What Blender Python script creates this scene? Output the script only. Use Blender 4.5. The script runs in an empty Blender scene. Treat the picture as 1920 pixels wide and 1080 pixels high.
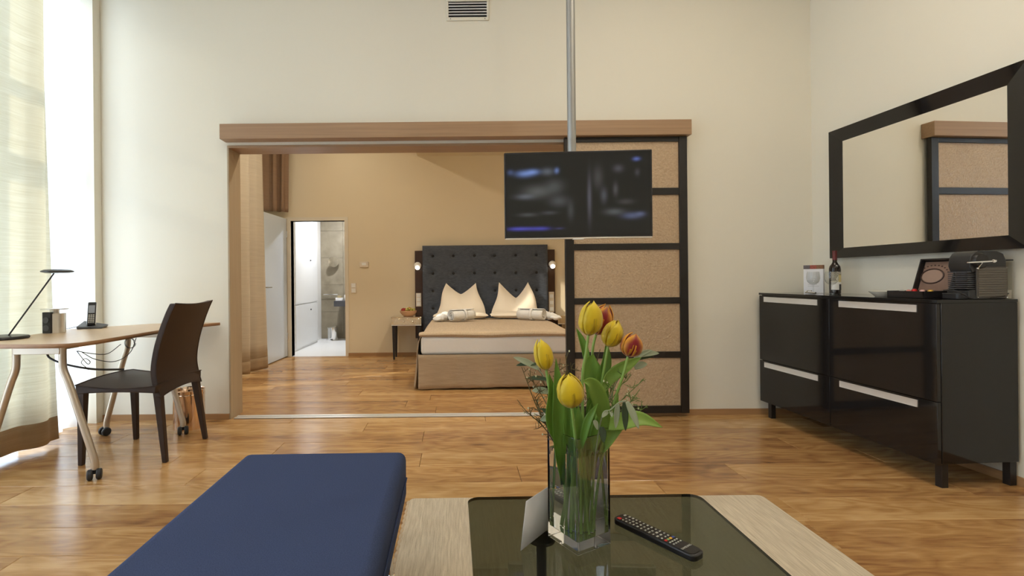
import bpy, bmesh, math, random
from mathutils import Vector, Matrix, Euler
random.seed(7)
PI = math.pi
S = bpy.context.scene
C = S.collection

# ------------------------------------------------------------------ camera
CAM_H = 1.085
cam_d = bpy.data.cameras.new('camera'); cam = bpy.data.objects.new('camera', cam_d); C.objects.link(cam)
cam.location = (0, 0, CAM_H); cam.rotation_euler = (PI/2, 0.0098, 0)
cam_d.sensor_width = 36; cam_d.lens = 930/1920*36
cam_d.shift_x = 100/1920; cam_d.shift_y = -17/1920
cam_d.clip_start = 0.05
S.camera = cam
# ------------------------------------------------------------------ world, sun, daylight, exposure
S.view_settings.view_transform = 'Standard'; S.view_settings.look = 'None'
S.view_settings.gamma = 1; S.view_settings.use_curve_mapping = False
S.view_settings.exposure = 0.0
W = bpy.data.worlds.new('sky'); S.world = W; W.use_nodes = True
W.node_tree.nodes['Background'].inputs[0].default_value = (0.74, 0.87, 1.0, 1)
W.node_tree.nodes['Background'].inputs[1].default_value = 2.5
def area(name, loc, rot, sx, sy, power, col):
    d = bpy.data.lights.new(name, 'AREA'); d.shape = 'RECTANGLE'; d.size = sx; d.size_y = sy; d.energy = power; d.color = col
    o = bpy.data.objects.new(name, d); C.objects.link(o); o.location = loc; o.rotation_euler = rot
    return o
sun_d = bpy.data.lights.new('sun', 'SUN'); sun_d.energy = 4; sun_d.angle = 0.015; sun_d.color = (1, 0.9, 0.72)
sun = bpy.data.objects.new('sun', sun_d); C.objects.link(sun)
sun.rotation_euler = Vector((4.3, 2.5, -1.8)).to_track_quat('-Z', 'Y').to_euler(); sun.location = (-8, -2, 6)
DAY = (0.60, 0.77, 1.0)
area('daylight_living_window', (-3.30, 2.77, 1.75), (0, -PI/2, 0), 3.4, 2.0, 75, DAY)
area('daylight_rear_window', (-3.30, -0.2, 1.75), (0, -PI/2, 0), 3.4, 2.2, 60, DAY)
area('daylight_bedroom_window', (-3.34, 5.02, 1.6), (0, -PI/2, 0), 2.6, 1.5, 45, DAY)

# ------------------------------------------------------------------ materials
def nd(t, typ, **kw):
    n = t.nodes.new(typ)
    for k, v in kw.items(): setattr(n, k, v)
    return n
MATS = {}
def M(name, col, rough=0.5, metal=0.0, spec=0.5, noise=None, bump=None, coat=0.0, trans=0.0, ior=1.45, sheen=0.0, emis=None, attr=False, transl=0.0, alpha_clear=0.0):
    """noise=(scale xyz, amount 0..1, second colour); bump=(scale xyz, strength); object coordinates"""
    m = bpy.data.materials.new(name); m.use_nodes = True; t = m.node_tree; L = t.links.new
    b = t.nodes['Principled BSDF']
    b.inputs['Base Color'].default_value = (*col, 1); b.inputs['Roughness'].default_value = rough
    b.inputs['Metallic'].default_value = metal; b.inputs['Specular IOR Level'].default_value = spec
    b.inputs['Coat Weight'].default_value = coat; b.inputs['Coat Roughness'].default_value = 0.05
    b.inputs['Transmission Weight'].default_value = trans; b.inputs['IOR'].default_value = ior
    b.inputs['Sheen Weight'].default_value = sheen
    if emis:
        b.inputs['Emission Color'].default_value = (*emis[0], 1); b.inputs['Emission Strength'].default_value = emis[1]
    tc = nd(t, 'ShaderNodeTexCoord')
    def tex(sc, detail=4):
        mp = nd(t, 'ShaderNodeMapping'); mp.inputs['Scale'].default_value = sc
        n = nd(t, 'ShaderNodeTexNoise'); n.inputs['Scale'].default_value = 1.0; n.inputs['Detail'].default_value = detail
        L(tc.outputs['Object'], mp.inputs['Vector']); L(mp.outputs['Vector'], n.inputs['Vector'])
        return n.outputs['Fac']
    colsock = None
    if attr:
        a = nd(t, 'ShaderNodeAttribute'); a.attribute_name = 'Col'; colsock = a.outputs['Color']
        L(colsock, b.inputs['Base Color'])
        if emis: L(colsock, b.inputs['Emission Color'])
    if noise:
        f = tex(noise[0])
        r = nd(t, 'ShaderNodeMapRange'); r.inputs['From Min'].default_value = 0.3; r.inputs['From Max'].default_value = 0.7
        r.inputs['To Max'].default_value = noise[1]; L(f, r.inputs['Value'])
        mx = nd(t, 'ShaderNodeMix', data_type='RGBA'); mx.inputs['A'].default_value = (*col, 1); mx.inputs['B'].default_value = (*noise[2], 1)
        if colsock: L(colsock, mx.inputs['A'])
        L(r.outputs['Result'], mx.inputs['Factor']); colsock = mx.outputs['Result']; L(colsock, b.inputs['Base Color'])
    if bump:
        bp = nd(t, 'ShaderNodeBump'); bp.inputs['Strength'].default_value = bump[1]; bp.inputs['Distance'].default_value = 0.01
        L(tex(bump[0], 3), bp.inputs['Height']); L(bp.outputs['Normal'], b.inputs['Normal'])
    out = t.nodes['Material Output']; sh = b.outputs['BSDF']
    if transl:
        tr = nd(t, 'ShaderNodeBsdfTranslucent'); tr.inputs['Color'].default_value = (*col, 1)
        if colsock: L(colsock, tr.inputs['Color'])
        mx = nd(t, 'ShaderNodeMixShader'); mx.inputs['Fac'].default_value = transl
        L(sh, mx.inputs[1]); L(tr.outputs[0], mx.inputs[2]); sh = mx.outputs[0]
    if alpha_clear:
        tp = nd(t, 'ShaderNodeBsdfTransparent')
        mx = nd(t, 'ShaderNodeMixShader'); mx.inputs['Fac'].default_value = alpha_clear
        L(sh, mx.inputs[1]); L(tp.outputs[0], mx.inputs[2]); sh = mx.outputs[0]
    if sh != b.outputs['BSDF']: L(sh, out.inputs['Surface'])
    MATS[name] = m
    return m
def pane_material(name, tint, rough=0.0, ior=1.5):
    """thin pane: tinted see-through with a mirror-like coat by Fresnel"""
    m = bpy.data.materials.new(name); m.use_nodes = True; t = m.node_tree; L = t.links.new
    t.nodes.remove(t.nodes['Principled BSDF'])
    tp = nd(t, 'ShaderNodeBsdfTransparent'); tp.inputs['Color'].default_value = (*tint, 1)
    gl = nd(t, 'ShaderNodeBsdfGlossy'); gl.inputs['Roughness'].default_value = rough
    lw = nd(t, 'ShaderNodeLayerWeight'); lw.inputs['Blend'].default_value = 0.5
    pw = nd(t, 'ShaderNodeMath', operation='POWER'); pw.inputs[1].default_value = 5.0; L(lw.outputs['Facing'], pw.inputs[0])
    f0 = ((ior-1)/(ior+1))**2; fr = nd(t, 'ShaderNodeMath', operation='MULTIPLY_ADD'); fr.inputs[1].default_value = 1-f0; fr.inputs[2].default_value = f0; L(pw.outputs[0], fr.inputs[0])
    mx = nd(t, 'ShaderNodeMixShader'); L(fr.outputs[0], mx.inputs[0]); L(tp.outputs[0], mx.inputs[1]); L(gl.outputs[0], mx.inputs[2])
    L(mx.outputs[0], t.nodes['Material Output'].inputs['Surface'])
    return m
def plank_material():
    m = bpy.data.materials.new('oiled_oak'); m.use_nodes = True; t = m.node_tree; L = t.links.new
    b = t.nodes['Principled BSDF']
    tc = nd(t, 'ShaderNodeTexCoord'); oi = nd(t, 'ShaderNodeObjectInfo')
    sc = nd(t, 'ShaderNodeVectorMath', operation='SCALE'); sc.inputs[0].default_value = (37, 53, 11); L(oi.outputs['Random'], sc.inputs['Scale'])
    ad = nd(t, 'ShaderNodeVectorMath', operation='ADD'); L(tc.outputs['Object'], ad.inputs[0]); L(sc.outputs[0], ad.inputs[1])
    def mapped(s):
        mp = nd(t, 'ShaderNodeMapping'); mp.inputs['Scale'].default_value = s; L(ad.outputs[0], mp.inputs['Vector']); return mp.outputs[0]
    warp = nd(t, 'ShaderNodeTexNoise'); warp.inputs['Scale'].default_value = 1; warp.inputs['Detail'].default_value = 2; L(mapped((1.6, 5, 1)), warp.inputs['Vector'])
    rings = nd(t, 'ShaderNodeMath', operation='MULTIPLY'); rings.inputs[1].default_value = 9; L(warp.outputs['Fac'], rings.inputs[0])
    rs = nd(t, 'ShaderNodeMath', operation='FRACT'); L(rings.outputs[0], rs.inputs[0])
    pp = nd(t, 'ShaderNodeMath', operation='PINGPONG'); pp.inputs[1].default_value = 0.5; L(rs.outputs[0], pp.inputs[0])
    fine = nd(t, 'ShaderNodeTexNoise'); fine.inputs['Scale'].default_value = 1; fine.inputs['Detail'].default_value = 8; fine.inputs['Roughness'].default_value = 0.7; L(mapped((7, 95, 1)), fine.inputs['Vector'])
    broad = nd(t, 'ShaderNodeTexNoise'); broad.inputs['Scale'].default_value = 1; broad.inputs['Detail'].default_value = 3; L(mapped((1.1, 9, 1)), broad.inputs['Vector'])
    a1 = nd(t, 'ShaderNodeMath', operation='MULTIPLY_ADD'); a1.inputs[1].default_value = 0.42; L(pp.outputs[0], a1.inputs[0]); 
    a2 = nd(t, 'ShaderNodeMath', operation='MULTIPLY_ADD'); a2.inputs[1].default_value = 0.75; a2.inputs[2].default_value = -0.225; L(fine.outputs['Fac'], a2.inputs[0]); L(a2.outputs[0], a1.inputs[2])
    a3 = nd(t, 'ShaderNodeMath', operation='MULTIPLY_ADD'); a3.inputs[1].default_value = 0.9; L(broad.outputs['Fac'], a3.inputs[0]); L(a1.outputs[0], a3.inputs[2])
    rv = nd(t, 'ShaderNodeMath', operation='MULTIPLY_ADD'); rv.inputs[1].default_value = 0.34; rv.inputs[2].default_value = -0.27; L(oi.outputs['Random'], rv.inputs[0])
    a4 = nd(t, 'ShaderNodeMath', operation='ADD'); L(a3.outputs[0], a4.inputs[0]); L(rv.outputs[0], a4.inputs[1])
    cr = nd(t, 'ShaderNodeValToRGB'); L(a4.outputs[0], cr.inputs['Fac'])
    e = cr.color_ramp.elements
    e[0].position = 0.12; e[0].color = (0.15, 0.068, 0.026, 1)
    e[1].position = 0.95; e[1].color = (0.60, 0.38, 0.17, 1)
    x = e.new(0.38); x.color = (0.31, 0.155, 0.058, 1)
    x = e.new(0.66); x.color = (0.46, 0.258, 0.098, 1)
    # a few dark knots
    kn = nd(t, 'ShaderNodeTexVoronoi'); kn.inputs['Scale'].default_value = 1; L(mapped((1.3, 4.2, 1)), kn.inputs['Vector'])
    kr = nd(t, 'ShaderNodeMapRange'); kr.inputs['From Min'].default_value = 0.02; kr.inputs['From Max'].default_value = 0.11; kr.inputs['To Min'].default_value = 0.75; kr.inputs['To Max'].default_value = 0
    L(kn.outputs['Distance'], kr.inputs['Value'])
    gate = nd(t, 'ShaderNodeMath', operation='GREATER_THAN'); gate.inputs[1].default_value = 0.62; L(kn.outputs['Color'], gate.inputs[0])
    km = nd(t, 'ShaderNodeMath', operation='MULTIPLY'); L(kr.outputs[0], km.inputs[0]); L(gate.outputs[0], km.inputs[1])
    mx = nd(t, 'ShaderNodeMix', data_type='RGBA'); mx.inputs['B'].default_value = (0.10, 0.040, 0.015, 1); L(cr.outputs[0], mx.inputs['A']); L(km.outputs[0], mx.inputs['Factor'])
    L(mx.outputs['Result'], b.inputs['Base Color'])
    rr = nd(t, 'ShaderNodeMapRange'); rr.inputs['To Min'].default_value = 0.15; rr.inputs['To Max'].default_value = 0.27; L(fine.outputs['Fac'], rr.inputs['Value']); L(rr.outputs[0], b.inputs['Roughness'])
    bp = nd(t, 'ShaderNodeBump'); bp.inputs['Strength'].default_value = 0.05; bp.inputs['Distance'].default_value = 0.003; L(fine.outputs['Fac'], bp.inputs['Height']); L(bp.outputs['Normal'], b.inputs['Normal'])
    return m
PLANK = plank_material()
WALL = M('cream_wall_paint', (0.80, 0.765, 0.655), 0.75, noise=((1.2, 1.2, 1.2), 0.25, (0.77, 0.735, 0.625)), bump=((220, 220, 220), 0.05))
WALLB = M('tan_wall_paint', (0.74, 0.645, 0.475), 0.75, noise=((1.2, 1.2, 1.2), 0.25, (0.71, 0.615, 0.45)), bump=((220, 220, 220), 0.05))
WHITE = M('white_paint', (0.85, 0.85, 0.84), 0.5, bump=((150, 150, 150), 0.03))
GLOSSWHITE = M('white_lacquer', (0.82, 0.84, 0.86), 0.25)
DOORGREY = M('pale_grey_lacquer', (0.66, 0.75, 0.86), 0.22)
CEIL = M('ceiling_paint', (0.84, 0.82, 0.76), 0.8, bump=((150, 150, 150), 0.03))
BEECH = M('beech_veneer', (0.40, 0.25, 0.14), 0.4, noise=((1.5, 40, 60), 0.8, (0.30, 0.18, 0.10)))
BEECHV = M('beech_veneer_upright', (0.46, 0.36, 0.24), 0.4, noise=((40, 40, 1.5), 0.6, (0.38, 0.29, 0.19)))
BASEB = M('oak_skirting', (0.42, 0.24, 0.11), 0.4, noise=((2, 2, 60), 0.6, (0.30, 0.16, 0.07)))
DESK = M('desk_maple', (0.62, 0.45, 0.28), 0.35, noise=((60, 2.5, 10), 0.6, (0.54, 0.37, 0.22)))
DESKEDGE = M('desk_edge', (0.36, 0.20, 0.10), 0.45, noise=((30, 3, 60), 0.6, (0.26, 0.14, 0.07)))
ALU = M('brushed_aluminium', (0.72, 0.70, 0.66), 0.32, 0.9, bump=((20, 20, 400), 0.05))
POLE = M('satin_steel_pole', (0.34, 0.34, 0.33), 0.45, 0.8)
ALULIGHT = M('satin_aluminium', (0.80, 0.80, 0.79), 0.42, 0.55, bump=((300, 6, 300), 0.05))
CHROME = M('chrome', (0.85, 0.85, 0.85), 0.08, 1.0)
LEGMETAL = M('champagne_metal', (0.56, 0.49, 0.40), 0.38, 0.75)
BLACKGLOSS = M('black_lacquer', (0.012, 0.011, 0.011), 0.06, spec=0.55, noise=((3, 3, 3), 0.3, (0.016, 0.015, 0.015)))
BLACKSAT = M('black_satin', (0.016, 0.015, 0.016), 0.32, bump=((200, 200, 200), 0.02))
BLACKMATT = M('black_plastic', (0.022, 0.022, 0.024), 0.5, bump=((300, 300, 300), 0.05))
DARKGREY = M('dark_grey_plastic', (0.06, 0.062, 0.07), 0.4)
SCREENFRAME = M('ebony_frame', (0.014, 0.012, 0.011), 0.35, noise=((4, 4, 40), 0.5, (0.022, 0.018, 0.015)))
WENGE = M('wenge_panel', (0.060, 0.026, 0.016), 0.3, noise=((30, 30, 2), 0.6, (0.035, 0.016, 0.010)))
LEATHER = M('brown_leather', (0.040, 0.024, 0.018), 0.42, spec=0.35, bump=((260, 260, 260), 0.12), noise=((6, 6, 6), 0.4, (0.028, 0.017, 0.013)))
NAVY = M('navy_wool', (0.035, 0.050, 0.108), 0.95, spec=0.15, noise=((350, 350, 350), 0.8, (0.062, 0.084, 0.165)), bump=((600, 600, 600), 0.25))
RUG = M('sisal_rug', (0.72, 0.62, 0.47), 0.95, noise=((160, 9, 20), 0.9, (0.50, 0.41, 0.29)), bump=((420, 60, 100), 0.6))
RUGEDGE = M('rug_binding', (0.55, 0.42, 0.28), 0.95, bump=((300, 300, 300), 0.4))
SHEER = M('white_sheer', (0.93, 0.95, 0.98), 0.9, transl=0.75, alpha_clear=0.07)
DRAPE = M('ecru_linen_curtain', (0.82, 0.79, 0.69), 0.9, transl=0.55, noise=((4, 4, 130), 0.8, (0.70, 0.66, 0.54)), bump=((80, 80, 300), 0.2))
DRAPEHEM = M('tan_linen_hem', (0.46, 0.33, 0.20), 0.9, transl=0.25, noise=((4, 4, 130), 0.6, (0.38, 0.27, 0.16)), bump=((80, 80, 300), 0.2))
DRAPEBED = M('beige_linen_curtain', (0.66, 0.575, 0.45), 0.9, transl=0.2, noise=((4, 4, 130), 0.7, (0.56, 0.48, 0.37)), bump=((80, 80, 300), 0.2))
DRAPEDARK = M('taupe_curtain', (0.34, 0.22, 0.14), 0.9, transl=0.1, noise=((4, 4, 100), 0.6, (0.27, 0.17, 0.11)), bump=((80, 80, 300), 0.2))
COVER = M('gold_beige_bedspread', (0.55, 0.42, 0.28), 0.75, sheen=0.2, noise=((90, 6, 90), 0.8, (0.43, 0.32, 0.20)), bump=((160, 20, 160), 0.25))
SKIRT = M('gold_beige_bed_skirt', (0.47, 0.345, 0.22), 0.75, sheen=0.2, noise=((7, 60, 110), 0.8, (0.37, 0.265, 0.16)), bump=((30, 60, 200), 0.25))
LINEN = M('white_bed_linen', (0.84, 0.81, 0.76), 0.8, bump=((14, 14, 14), 0.18))
PILLOWM = M('ivory_pillowcase', (0.86, 0.78, 0.66), 0.8, bump=((11, 11, 11), 0.35))
TERRY = M('white_terry', (0.86, 0.86, 0.85), 0.95, bump=((350, 350, 350), 0.5))
HEADB = M('charcoal_velvet', (0.040, 0.052, 0.076), 0.6, sheen=0.2, noise=((26, 26, 90), 0.8, (0.082, 0.100, 0.136)), bump=((20, 20, 110), 0.5))
MIRROR = M('mirror_silver', (0.92, 0.92, 0.90), 0.01, 1.0)
MIRRORISH = M('antique_mirror_glass', (0.80, 0.74, 0.62), 0.06, 1.0)
GLASS = M('clear_glass', (1, 1, 1), 0.0, trans=1.0, ior=1.45)
WATER = M('water', (0.97, 1.0, 0.97), 0.0, trans=1.0, ior=1.33)
THINGLASS = pane_material('thin_clear_glass', (0.96, 0.97, 0.97))
WINDOWGLASS = pane_material('window_pane_glass', (0.97, 0.98, 0.98))
SMOKED = pane_material('smoked_glass', (0.39, 0.415, 0.355), 0.01, 1.42)
SMOKEDEDGE = M('smoked_glass_edge', (0.03, 0.035, 0.028), 0.1)
PAPER = M('white_card', (0.78, 0.78, 0.80), 0.7)
GREEN = M('tulip_leaf', (0.20, 0.37, 0.055), 0.42, transl=0.3, noise=((40, 40, 6), 0.6, (0.11, 0.26, 0.04)))
GREENL = M('tulip_leaf_light', (0.30, 0.46, 0.09), 0.42, transl=0.3, noise=((40, 40, 6), 0.5, (0.20, 0.36, 0.06)))
STEM = M('flower_stem', (0.26, 0.40, 0.09), 0.45, noise=((20, 20, 8), 0.5, (0.16, 0.30, 0.06)))
OLIVE = M('olive_leaf_pale', (0.42, 0.47, 0.33), 0.55, transl=0.2, noise=((30, 30, 30), 0.5, (0.30, 0.36, 0.22)))
OLIVED = M('olive_leaf_dark', (0.045, 0.075, 0.035), 0.45)
TWIG = M('wiry_twig', (0.12, 0.10, 0.035), 0.7, noise=((60, 60, 60), 0.6, (0.07, 0.045, 0.02)))
TWIGG = M('green_twig', (0.13, 0.20, 0.05), 0.7)
BUDM = M('bud', (0.62, 0.60, 0.38), 0.6)
PETAL = M('tulip_petal', (0.9, 0.65, 0.02), 0.42, attr=True, transl=0.25, sheen=0.2)
TVIMG = M('tv_picture', (0, 0, 0), 0.12, attr=True, emis=((1, 1, 1), 1.0), spec=0.3)
STONE = M('bathroom_stone', (0.30, 0.26, 0.19), 0.3, noise=((7, 7, 7), 0.8, (0.20, 0.17, 0.12)))
BATHFLOOR = M('pale_bath_floor', (0.75, 0.76, 0.77), 0.3)
COPPER = M('polished_copper_steel', (0.80, 0.62, 0.48), 0.12, 1.0)
THRESH = M('threshold_alu', (0.70, 0.69, 0.66), 0.35, 0.4)
LAMPGLOW = M('lamp_glow', (1, 1, 1), 0.5, emis=((1.0, 0.86, 0.66), 6.0))
SPOTGLOW = M('downlight_glow', (1, 1, 1), 0.5, emis=((1.0, 0.86, 0.66), 5.0))
ORANGEKEY = M('orange_key', (0.80, 0.40, 0.05), 0.5); REDKEY = M('red_key', (0.55, 0.03, 0.03), 0.5)
BLUEKEY = M('blue_key', (0.05, 0.08, 0.30), 0.5); GREENKEY = M('green_key', (0.25, 0.40, 0.15), 0.5); GREYKEY = M('grey_key', (0.50, 0.50, 0.46), 0.5)
CRACKLE = M('crackled_bronze_glass', (0.62, 0.45, 0.285), 0.22, noise=((85, 85, 85), 0.55, (0.42, 0.295, 0.18)), bump=((70, 70, 70), 0.8), alpha_clear=0.10)

# ------------------------------------------------------------------ mesh helpers
class MB:
    def __init__(s): s.v = []; s.f = []; s.c = []
    def add(s, vs, fs, cols=None):
        o = len(s.v); s.v += [tuple(p) for p in vs]; s.f += [tuple(i+o for i in f) for f in fs]
        s.c += list(cols) if cols else [(1, 1, 1)]*len(vs)
        return s
    def box(s, x0, x1, y0, y1, z0, z1, rot=None, piv=None):
        vs = [(x, y, z) for z in (z0, z1) for y in (y0, y1) for x in (x0, x1)]
        if rot is not None:
            p = Vector(piv if piv else ((x0+x1)/2, (y0+y1)/2, (z0+z1)/2)); R = Euler(rot).to_matrix()
            vs = [R @ (Vector(v)-p) + p for v in vs]
        return s.add(vs, [(0, 2, 3, 1), (4, 5, 7, 6), (0, 1, 5, 4), (2, 6, 7, 3), (0, 4, 6, 2), (1, 3, 7, 5)])
    def prism(s, poly, z0, z1, axis='z'):
        n = len(poly)
        def P(a, b, h): return {'z': (a, b, h), 'y': (a, h, b), 'x': (h, a, b)}[axis]
        vs = [P(a, b, z0) for a, b in poly] + [P(a, b, z1) for a, b in poly]
        fs = [tuple(range(n-1, -1, -1)), tuple(range(n, 2*n))] + [(i, (i+1) % n, n+(i+1) % n, n+i) for i in range(n)]
        return s.add(vs, fs)
    def tube(s, path, r, n=8, cap=True):
        path = [Vector(p) for p in path]; m = len(path)
        rs = r if isinstance(r, (list, tuple)) else [r]*m
        t0 = (path[1]-path[0]).normalized(); up = Vector((0, 0, 1)) if abs(t0.z) < 0.9 else Vector((1, 0, 0))
        nrm = (up - t0*up.dot(t0)).normalized(); vs = []; prev = t0
        for i, p in enumerate(path):
            t = (path[min(i+1, m-1)] - path[max(i-1, 0)]).normalized()
            nrm = (nrm - t*nrm.dot(t)).normalized(); bn = t.cross(nrm)
            for k in range(n):
                a = 2*PI*k/n; vs.append(p + (nrm*math.cos(a) + bn*math.sin(a))*rs[i])
        fs = [(i*n+k, i*n+(k+1) % n, (i+1)*n+(k+1) % n, (i+1)*n+k) for i in range(m-1) for k in range(n)]
        if cap: fs += [tuple(range(n-1, -1, -1)), tuple((m-1)*n+k for k in range(n))]
        return s.add(vs, fs)
    def lathe(s, prof, n=24, c=(0, 0, 0), M3=None):
        vs = []; m = len(prof)
        for r, z in prof:
            for k in range(n):
                a = 2*PI*k/n; v = Vector((r*math.cos(a), r*math.sin(a), z))
                if M3 is not None: v = M3 @ v
                vs.append(v + Vector(c))
        fs = [(i*n+k, i*n+(k+1) % n, (i+1)*n+(k+1) % n, (i+1)*n+k) for i in range(m-1) for k in range(n)]
        if prof[0][0] > 1e-5: fs.append(tuple(range(n-1, -1, -1)))
        if prof[-1][0] > 1e-5: fs.append(tuple((m-1)*n+k for k in range(n)))
        return s.add(vs, fs)
    def ball(s, c, rx, ry=None, rz=None, n=16, m=10):
        ry = ry or rx; rz = rz or rx
        vs = [(c[0]+rx*math.sin(PI*i/m)*math.cos(2*PI*k/n), c[1]+ry*math.sin(PI*i/m)*math.sin(2*PI*k/n), c[2]-rz*math.cos(PI*i/m)) for i in range(m+1) for k in range(n)]
        return s.add(vs, [(i*n+k, i*n+(k+1) % n, (i+1)*n+(k+1) % n, (i+1)*n+k) for i in range(m) for k in range(n)])
    def grid(s, fn, nu, nv, col=None):
        vs = [fn(i/nu, j/nv) for j in range(nv+1) for i in range(nu+1)]
        fs = [(j*(nu+1)+i, j*(nu+1)+i+1, (j+1)*(nu+1)+i+1, (j+1)*(nu+1)+i) for j in range(nv) for i in range(nu)]
        return s.add(vs, fs, [col(i/nu, j/nv) for j in range(nv+1) for i in range(nu+1)] if col else None)
    def build(s, name, mat, parent=None, smooth=True, bevel=0, seg=2, solid=0, sub=0, weld=0, col=False, off=0):
        me = bpy.data.meshes.new(name); me.from_pydata([tuple(v) for v in s.v], [], s.f); me.update()
        if weld:
            bm = bmesh.new(); bm.from_mesh(me); bmesh.ops.remove_doubles(bm, verts=bm.verts, dist=weld); bm.to_mesh(me); bm.free()
        bm = bmesh.new(); bm.from_mesh(me); bmesh.ops.recalc_face_normals(bm, faces=bm.faces); bm.to_mesh(me); bm.free()
        if col:
            a = me.color_attributes.new('Col', 'FLOAT_COLOR', 'POINT')
            for i, c in enumerate(s.c): a.data[i].color = (*c, 1)
        if smooth:
            me.polygons.foreach_set('use_smooth', [True]*len(me.polygons)); me.set_sharp_from_angle(angle=math.radians(38))
        me.materials.append(mat)
        o = bpy.data.objects.new(name, me); C.objects.link(o)
        if parent: o.parent = parent
        if solid:
            md = o.modifiers.new('thick', 'SOLIDIFY'); md.thickness = solid; md.offset = off
        if bevel:
            md = o.modifiers.new('bevel', 'BEVEL'); md.width = bevel; md.segments = seg; md.limit_method = 'ANGLE'; md.angle_limit = math.radians(35)
            md.harden_normals = False
        if sub:
            md = o.modifiers.new('sub', 'SUBSURF'); md.levels = sub; md.render_levels = sub
        return o
def thing(name, label, cat, loc=(0, 0, 0), rotz=0, group=None, rot=None):
    o = bpy.data.objects.new(name, None); C.objects.link(o); o.empty_display_size = 0.05
    o.location = loc; o.rotation_euler = rot if rot else (0, 0, rotz); tag(o, label, cat, group)
    return o
def tag(o, label, cat, group=None):
    o['label'] = label; o['category'] = cat
    if group: o['group'] = group
    return o
def struct(o, label=None):
    o['kind'] = 'structure'
    if label: o['label'] = label
    return o
def dup(root, loc, rotz=None, label=None):
    r = root.copy(); C.objects.link(r); r.location = loc
    if rotz is not None: r.rotation_euler = (0, 0, rotz)
    if label: r['label'] = label
    for ch in list(root.children):
        c = ch.copy(); C.objects.link(c); c.parent = r
        for g in ch.children:
            d = g.copy(); C.objects.link(d); d.parent = c
    return r
def bez(pts, n=16):
    """Catmull-Rom through the points"""
    P = [Vector(p) for p in pts]; P = [P[0]*2-P[1]] + P + [P[-1]*2-P[-2]]; out = []
    for i in range(1, len(P)-2):
        for k in range(n):
            t = k/n; a, b, c, d = P[i-1:i+3]
            out.append(0.5*((2*b) + (c-a)*t + (2*a-5*b+4*c-d)*t*t + (3*b-a-3*c+d)*t*t*t))
    return out + [P[-2]]
def rrect(x0, x1, y0, y1, r, n=6):
    out = []
    for cx, cy, a0 in ((x1-r, y0+r, -PI/2), (x1-r, y1-r, 0), (x0+r, y1-r, PI/2), (x0+r, y0+r, PI)):
        out += [(cx+r*math.cos(a0+PI/2*k/n), cy+r*math.sin(a0+PI/2*k/n)) for k in range(n+1)]
    return out
def dodge(fn): return fn

# ------------------------------------------------------------------ the setting
WA = 3.90; WB = 4.09; BW = 7.08; XL = -2.80; PHI = 0.0575
CEIL_Z = 3.75; REAR = -2.0
def xr(y): return 2.785 + (WA - y)*PHI            # right wall line, a little out of square
floor = struct(MB().box(-3.3, 3.3, REAR-0.2, BW, -0.06, -0.013).build('floor', BASEB, smooth=False), 'honey oak plank floor running through both rooms')
PW = 0.225
def plank_mesh(l, w):
    m = MB(); g = 0.0010; b = 0.0018; zt = 0.0
    x0, x1, y0, y1 = -l/2+g, l/2-g, -w/2+g, w/2-g
    m.add([(x0, y0, -0.014), (x1, y0, -0.014), (x1, y1, -0.014), (x0, y1, -0.014), (x0, y0, zt-b), (x1, y0, zt-b), (x1, y1, zt-b), (x0, y1, zt-b),
           (x0+b, y0+b, zt), (x1-b, y0+b, zt), (x1-b, y1-b, zt), (x0+b, y1-b, zt)],
          [(0, 1, 5, 4), (1, 2, 6, 5), (2, 3, 7, 6), (3, 0, 4, 7), (4, 5, 9, 8), (5, 6, 10, 9), (6, 7, 11, 10), (7, 4, 8, 11), (8, 9, 10, 11)])
    return m
rp = random.Random(21); cache = {}
y = 3.097 - PW*15
while y < BW - 0.01:
    yy0, yy1 = max(y, -0.35), min(y+PW, BW)
    if yy1 - yy0 > 0.02 and yy0 > -0.4:
        xa = -3.28; x = xa - rp.uniform(0, 1.2)
        xend = xr((yy0+yy1)/2) + 0.05 if yy1 < WA else 2.72
        while x < xend:
            l = rp.choice((0.9, 1.2, 1.5, 1.5, 1.8, 2.1)); x0, x1 = max(x, xa), min(x+l, xend)
            if x1 - x0 > 0.06:
                key = (round(x1-x0, 3), round(yy1-yy0, 3))
                if key not in cache:
                    o = plank_mesh(x1-x0, yy1-yy0).build('plank', PLANK, floor, smooth=False); cache[key] = o.data
                else:
                    o = bpy.data.objects.new('plank', cache[key]); C.objects.link(o); o.parent = floor
                o.location = ((x0+x1)/2, (yy0+yy1)/2, 0)
            x += l
    y += PW
# walls
def wall(name, boxes, mat, label=None):
    m = MB()
    for b in boxes: m.box(*b)
    return struct(m.build(name, mat, smooth=False), label)
OX0, OX1, OZ = -1.81, 1.00, 2.150
wall('wall_back', [(XL-0.5, OX0-0.002, WA, WB, 0, CEIL_Z), (OX1, 3.1, WA, WB, 0, CEIL_Z), (OX0-0.002, OX1, WA, WB, OZ+0.002, CEIL_Z)], WALL, 'cream wall with the wide sliding door opening')
W1 = (1.70, 3.82); W2 = (-1.3, 0.9); WZ = 3.45
wall('wall_left', [(XL-0.5, XL, REAR, W2[0], 0, CEIL_Z), (XL-0.5, XL, W2[1], W1[0], 0, CEIL_Z), (XL-0.5, XL, W1[1], WA-0.001, 0, CEIL_Z),
                   (XL-0.5, XL, W2[0], W2[1], WZ, CEIL_Z), (XL-0.5, XL, W1[0], W1[1], WZ, CEIL_Z)], WALL)
m = MB(); m.prism([(xr(WA)+0.0, WA), (xr(REAR), REAR), (xr(REAR)+0.2, REAR), (xr(WA)+0.2, WA)], 0, CEIL_Z); struct(m.build('wall_right', WALL, smooth=False))
wall('wall_rear', [(XL-0.5, 3.4, REAR-0.15, REAR, 0, CEIL_Z)], WALL)
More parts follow.
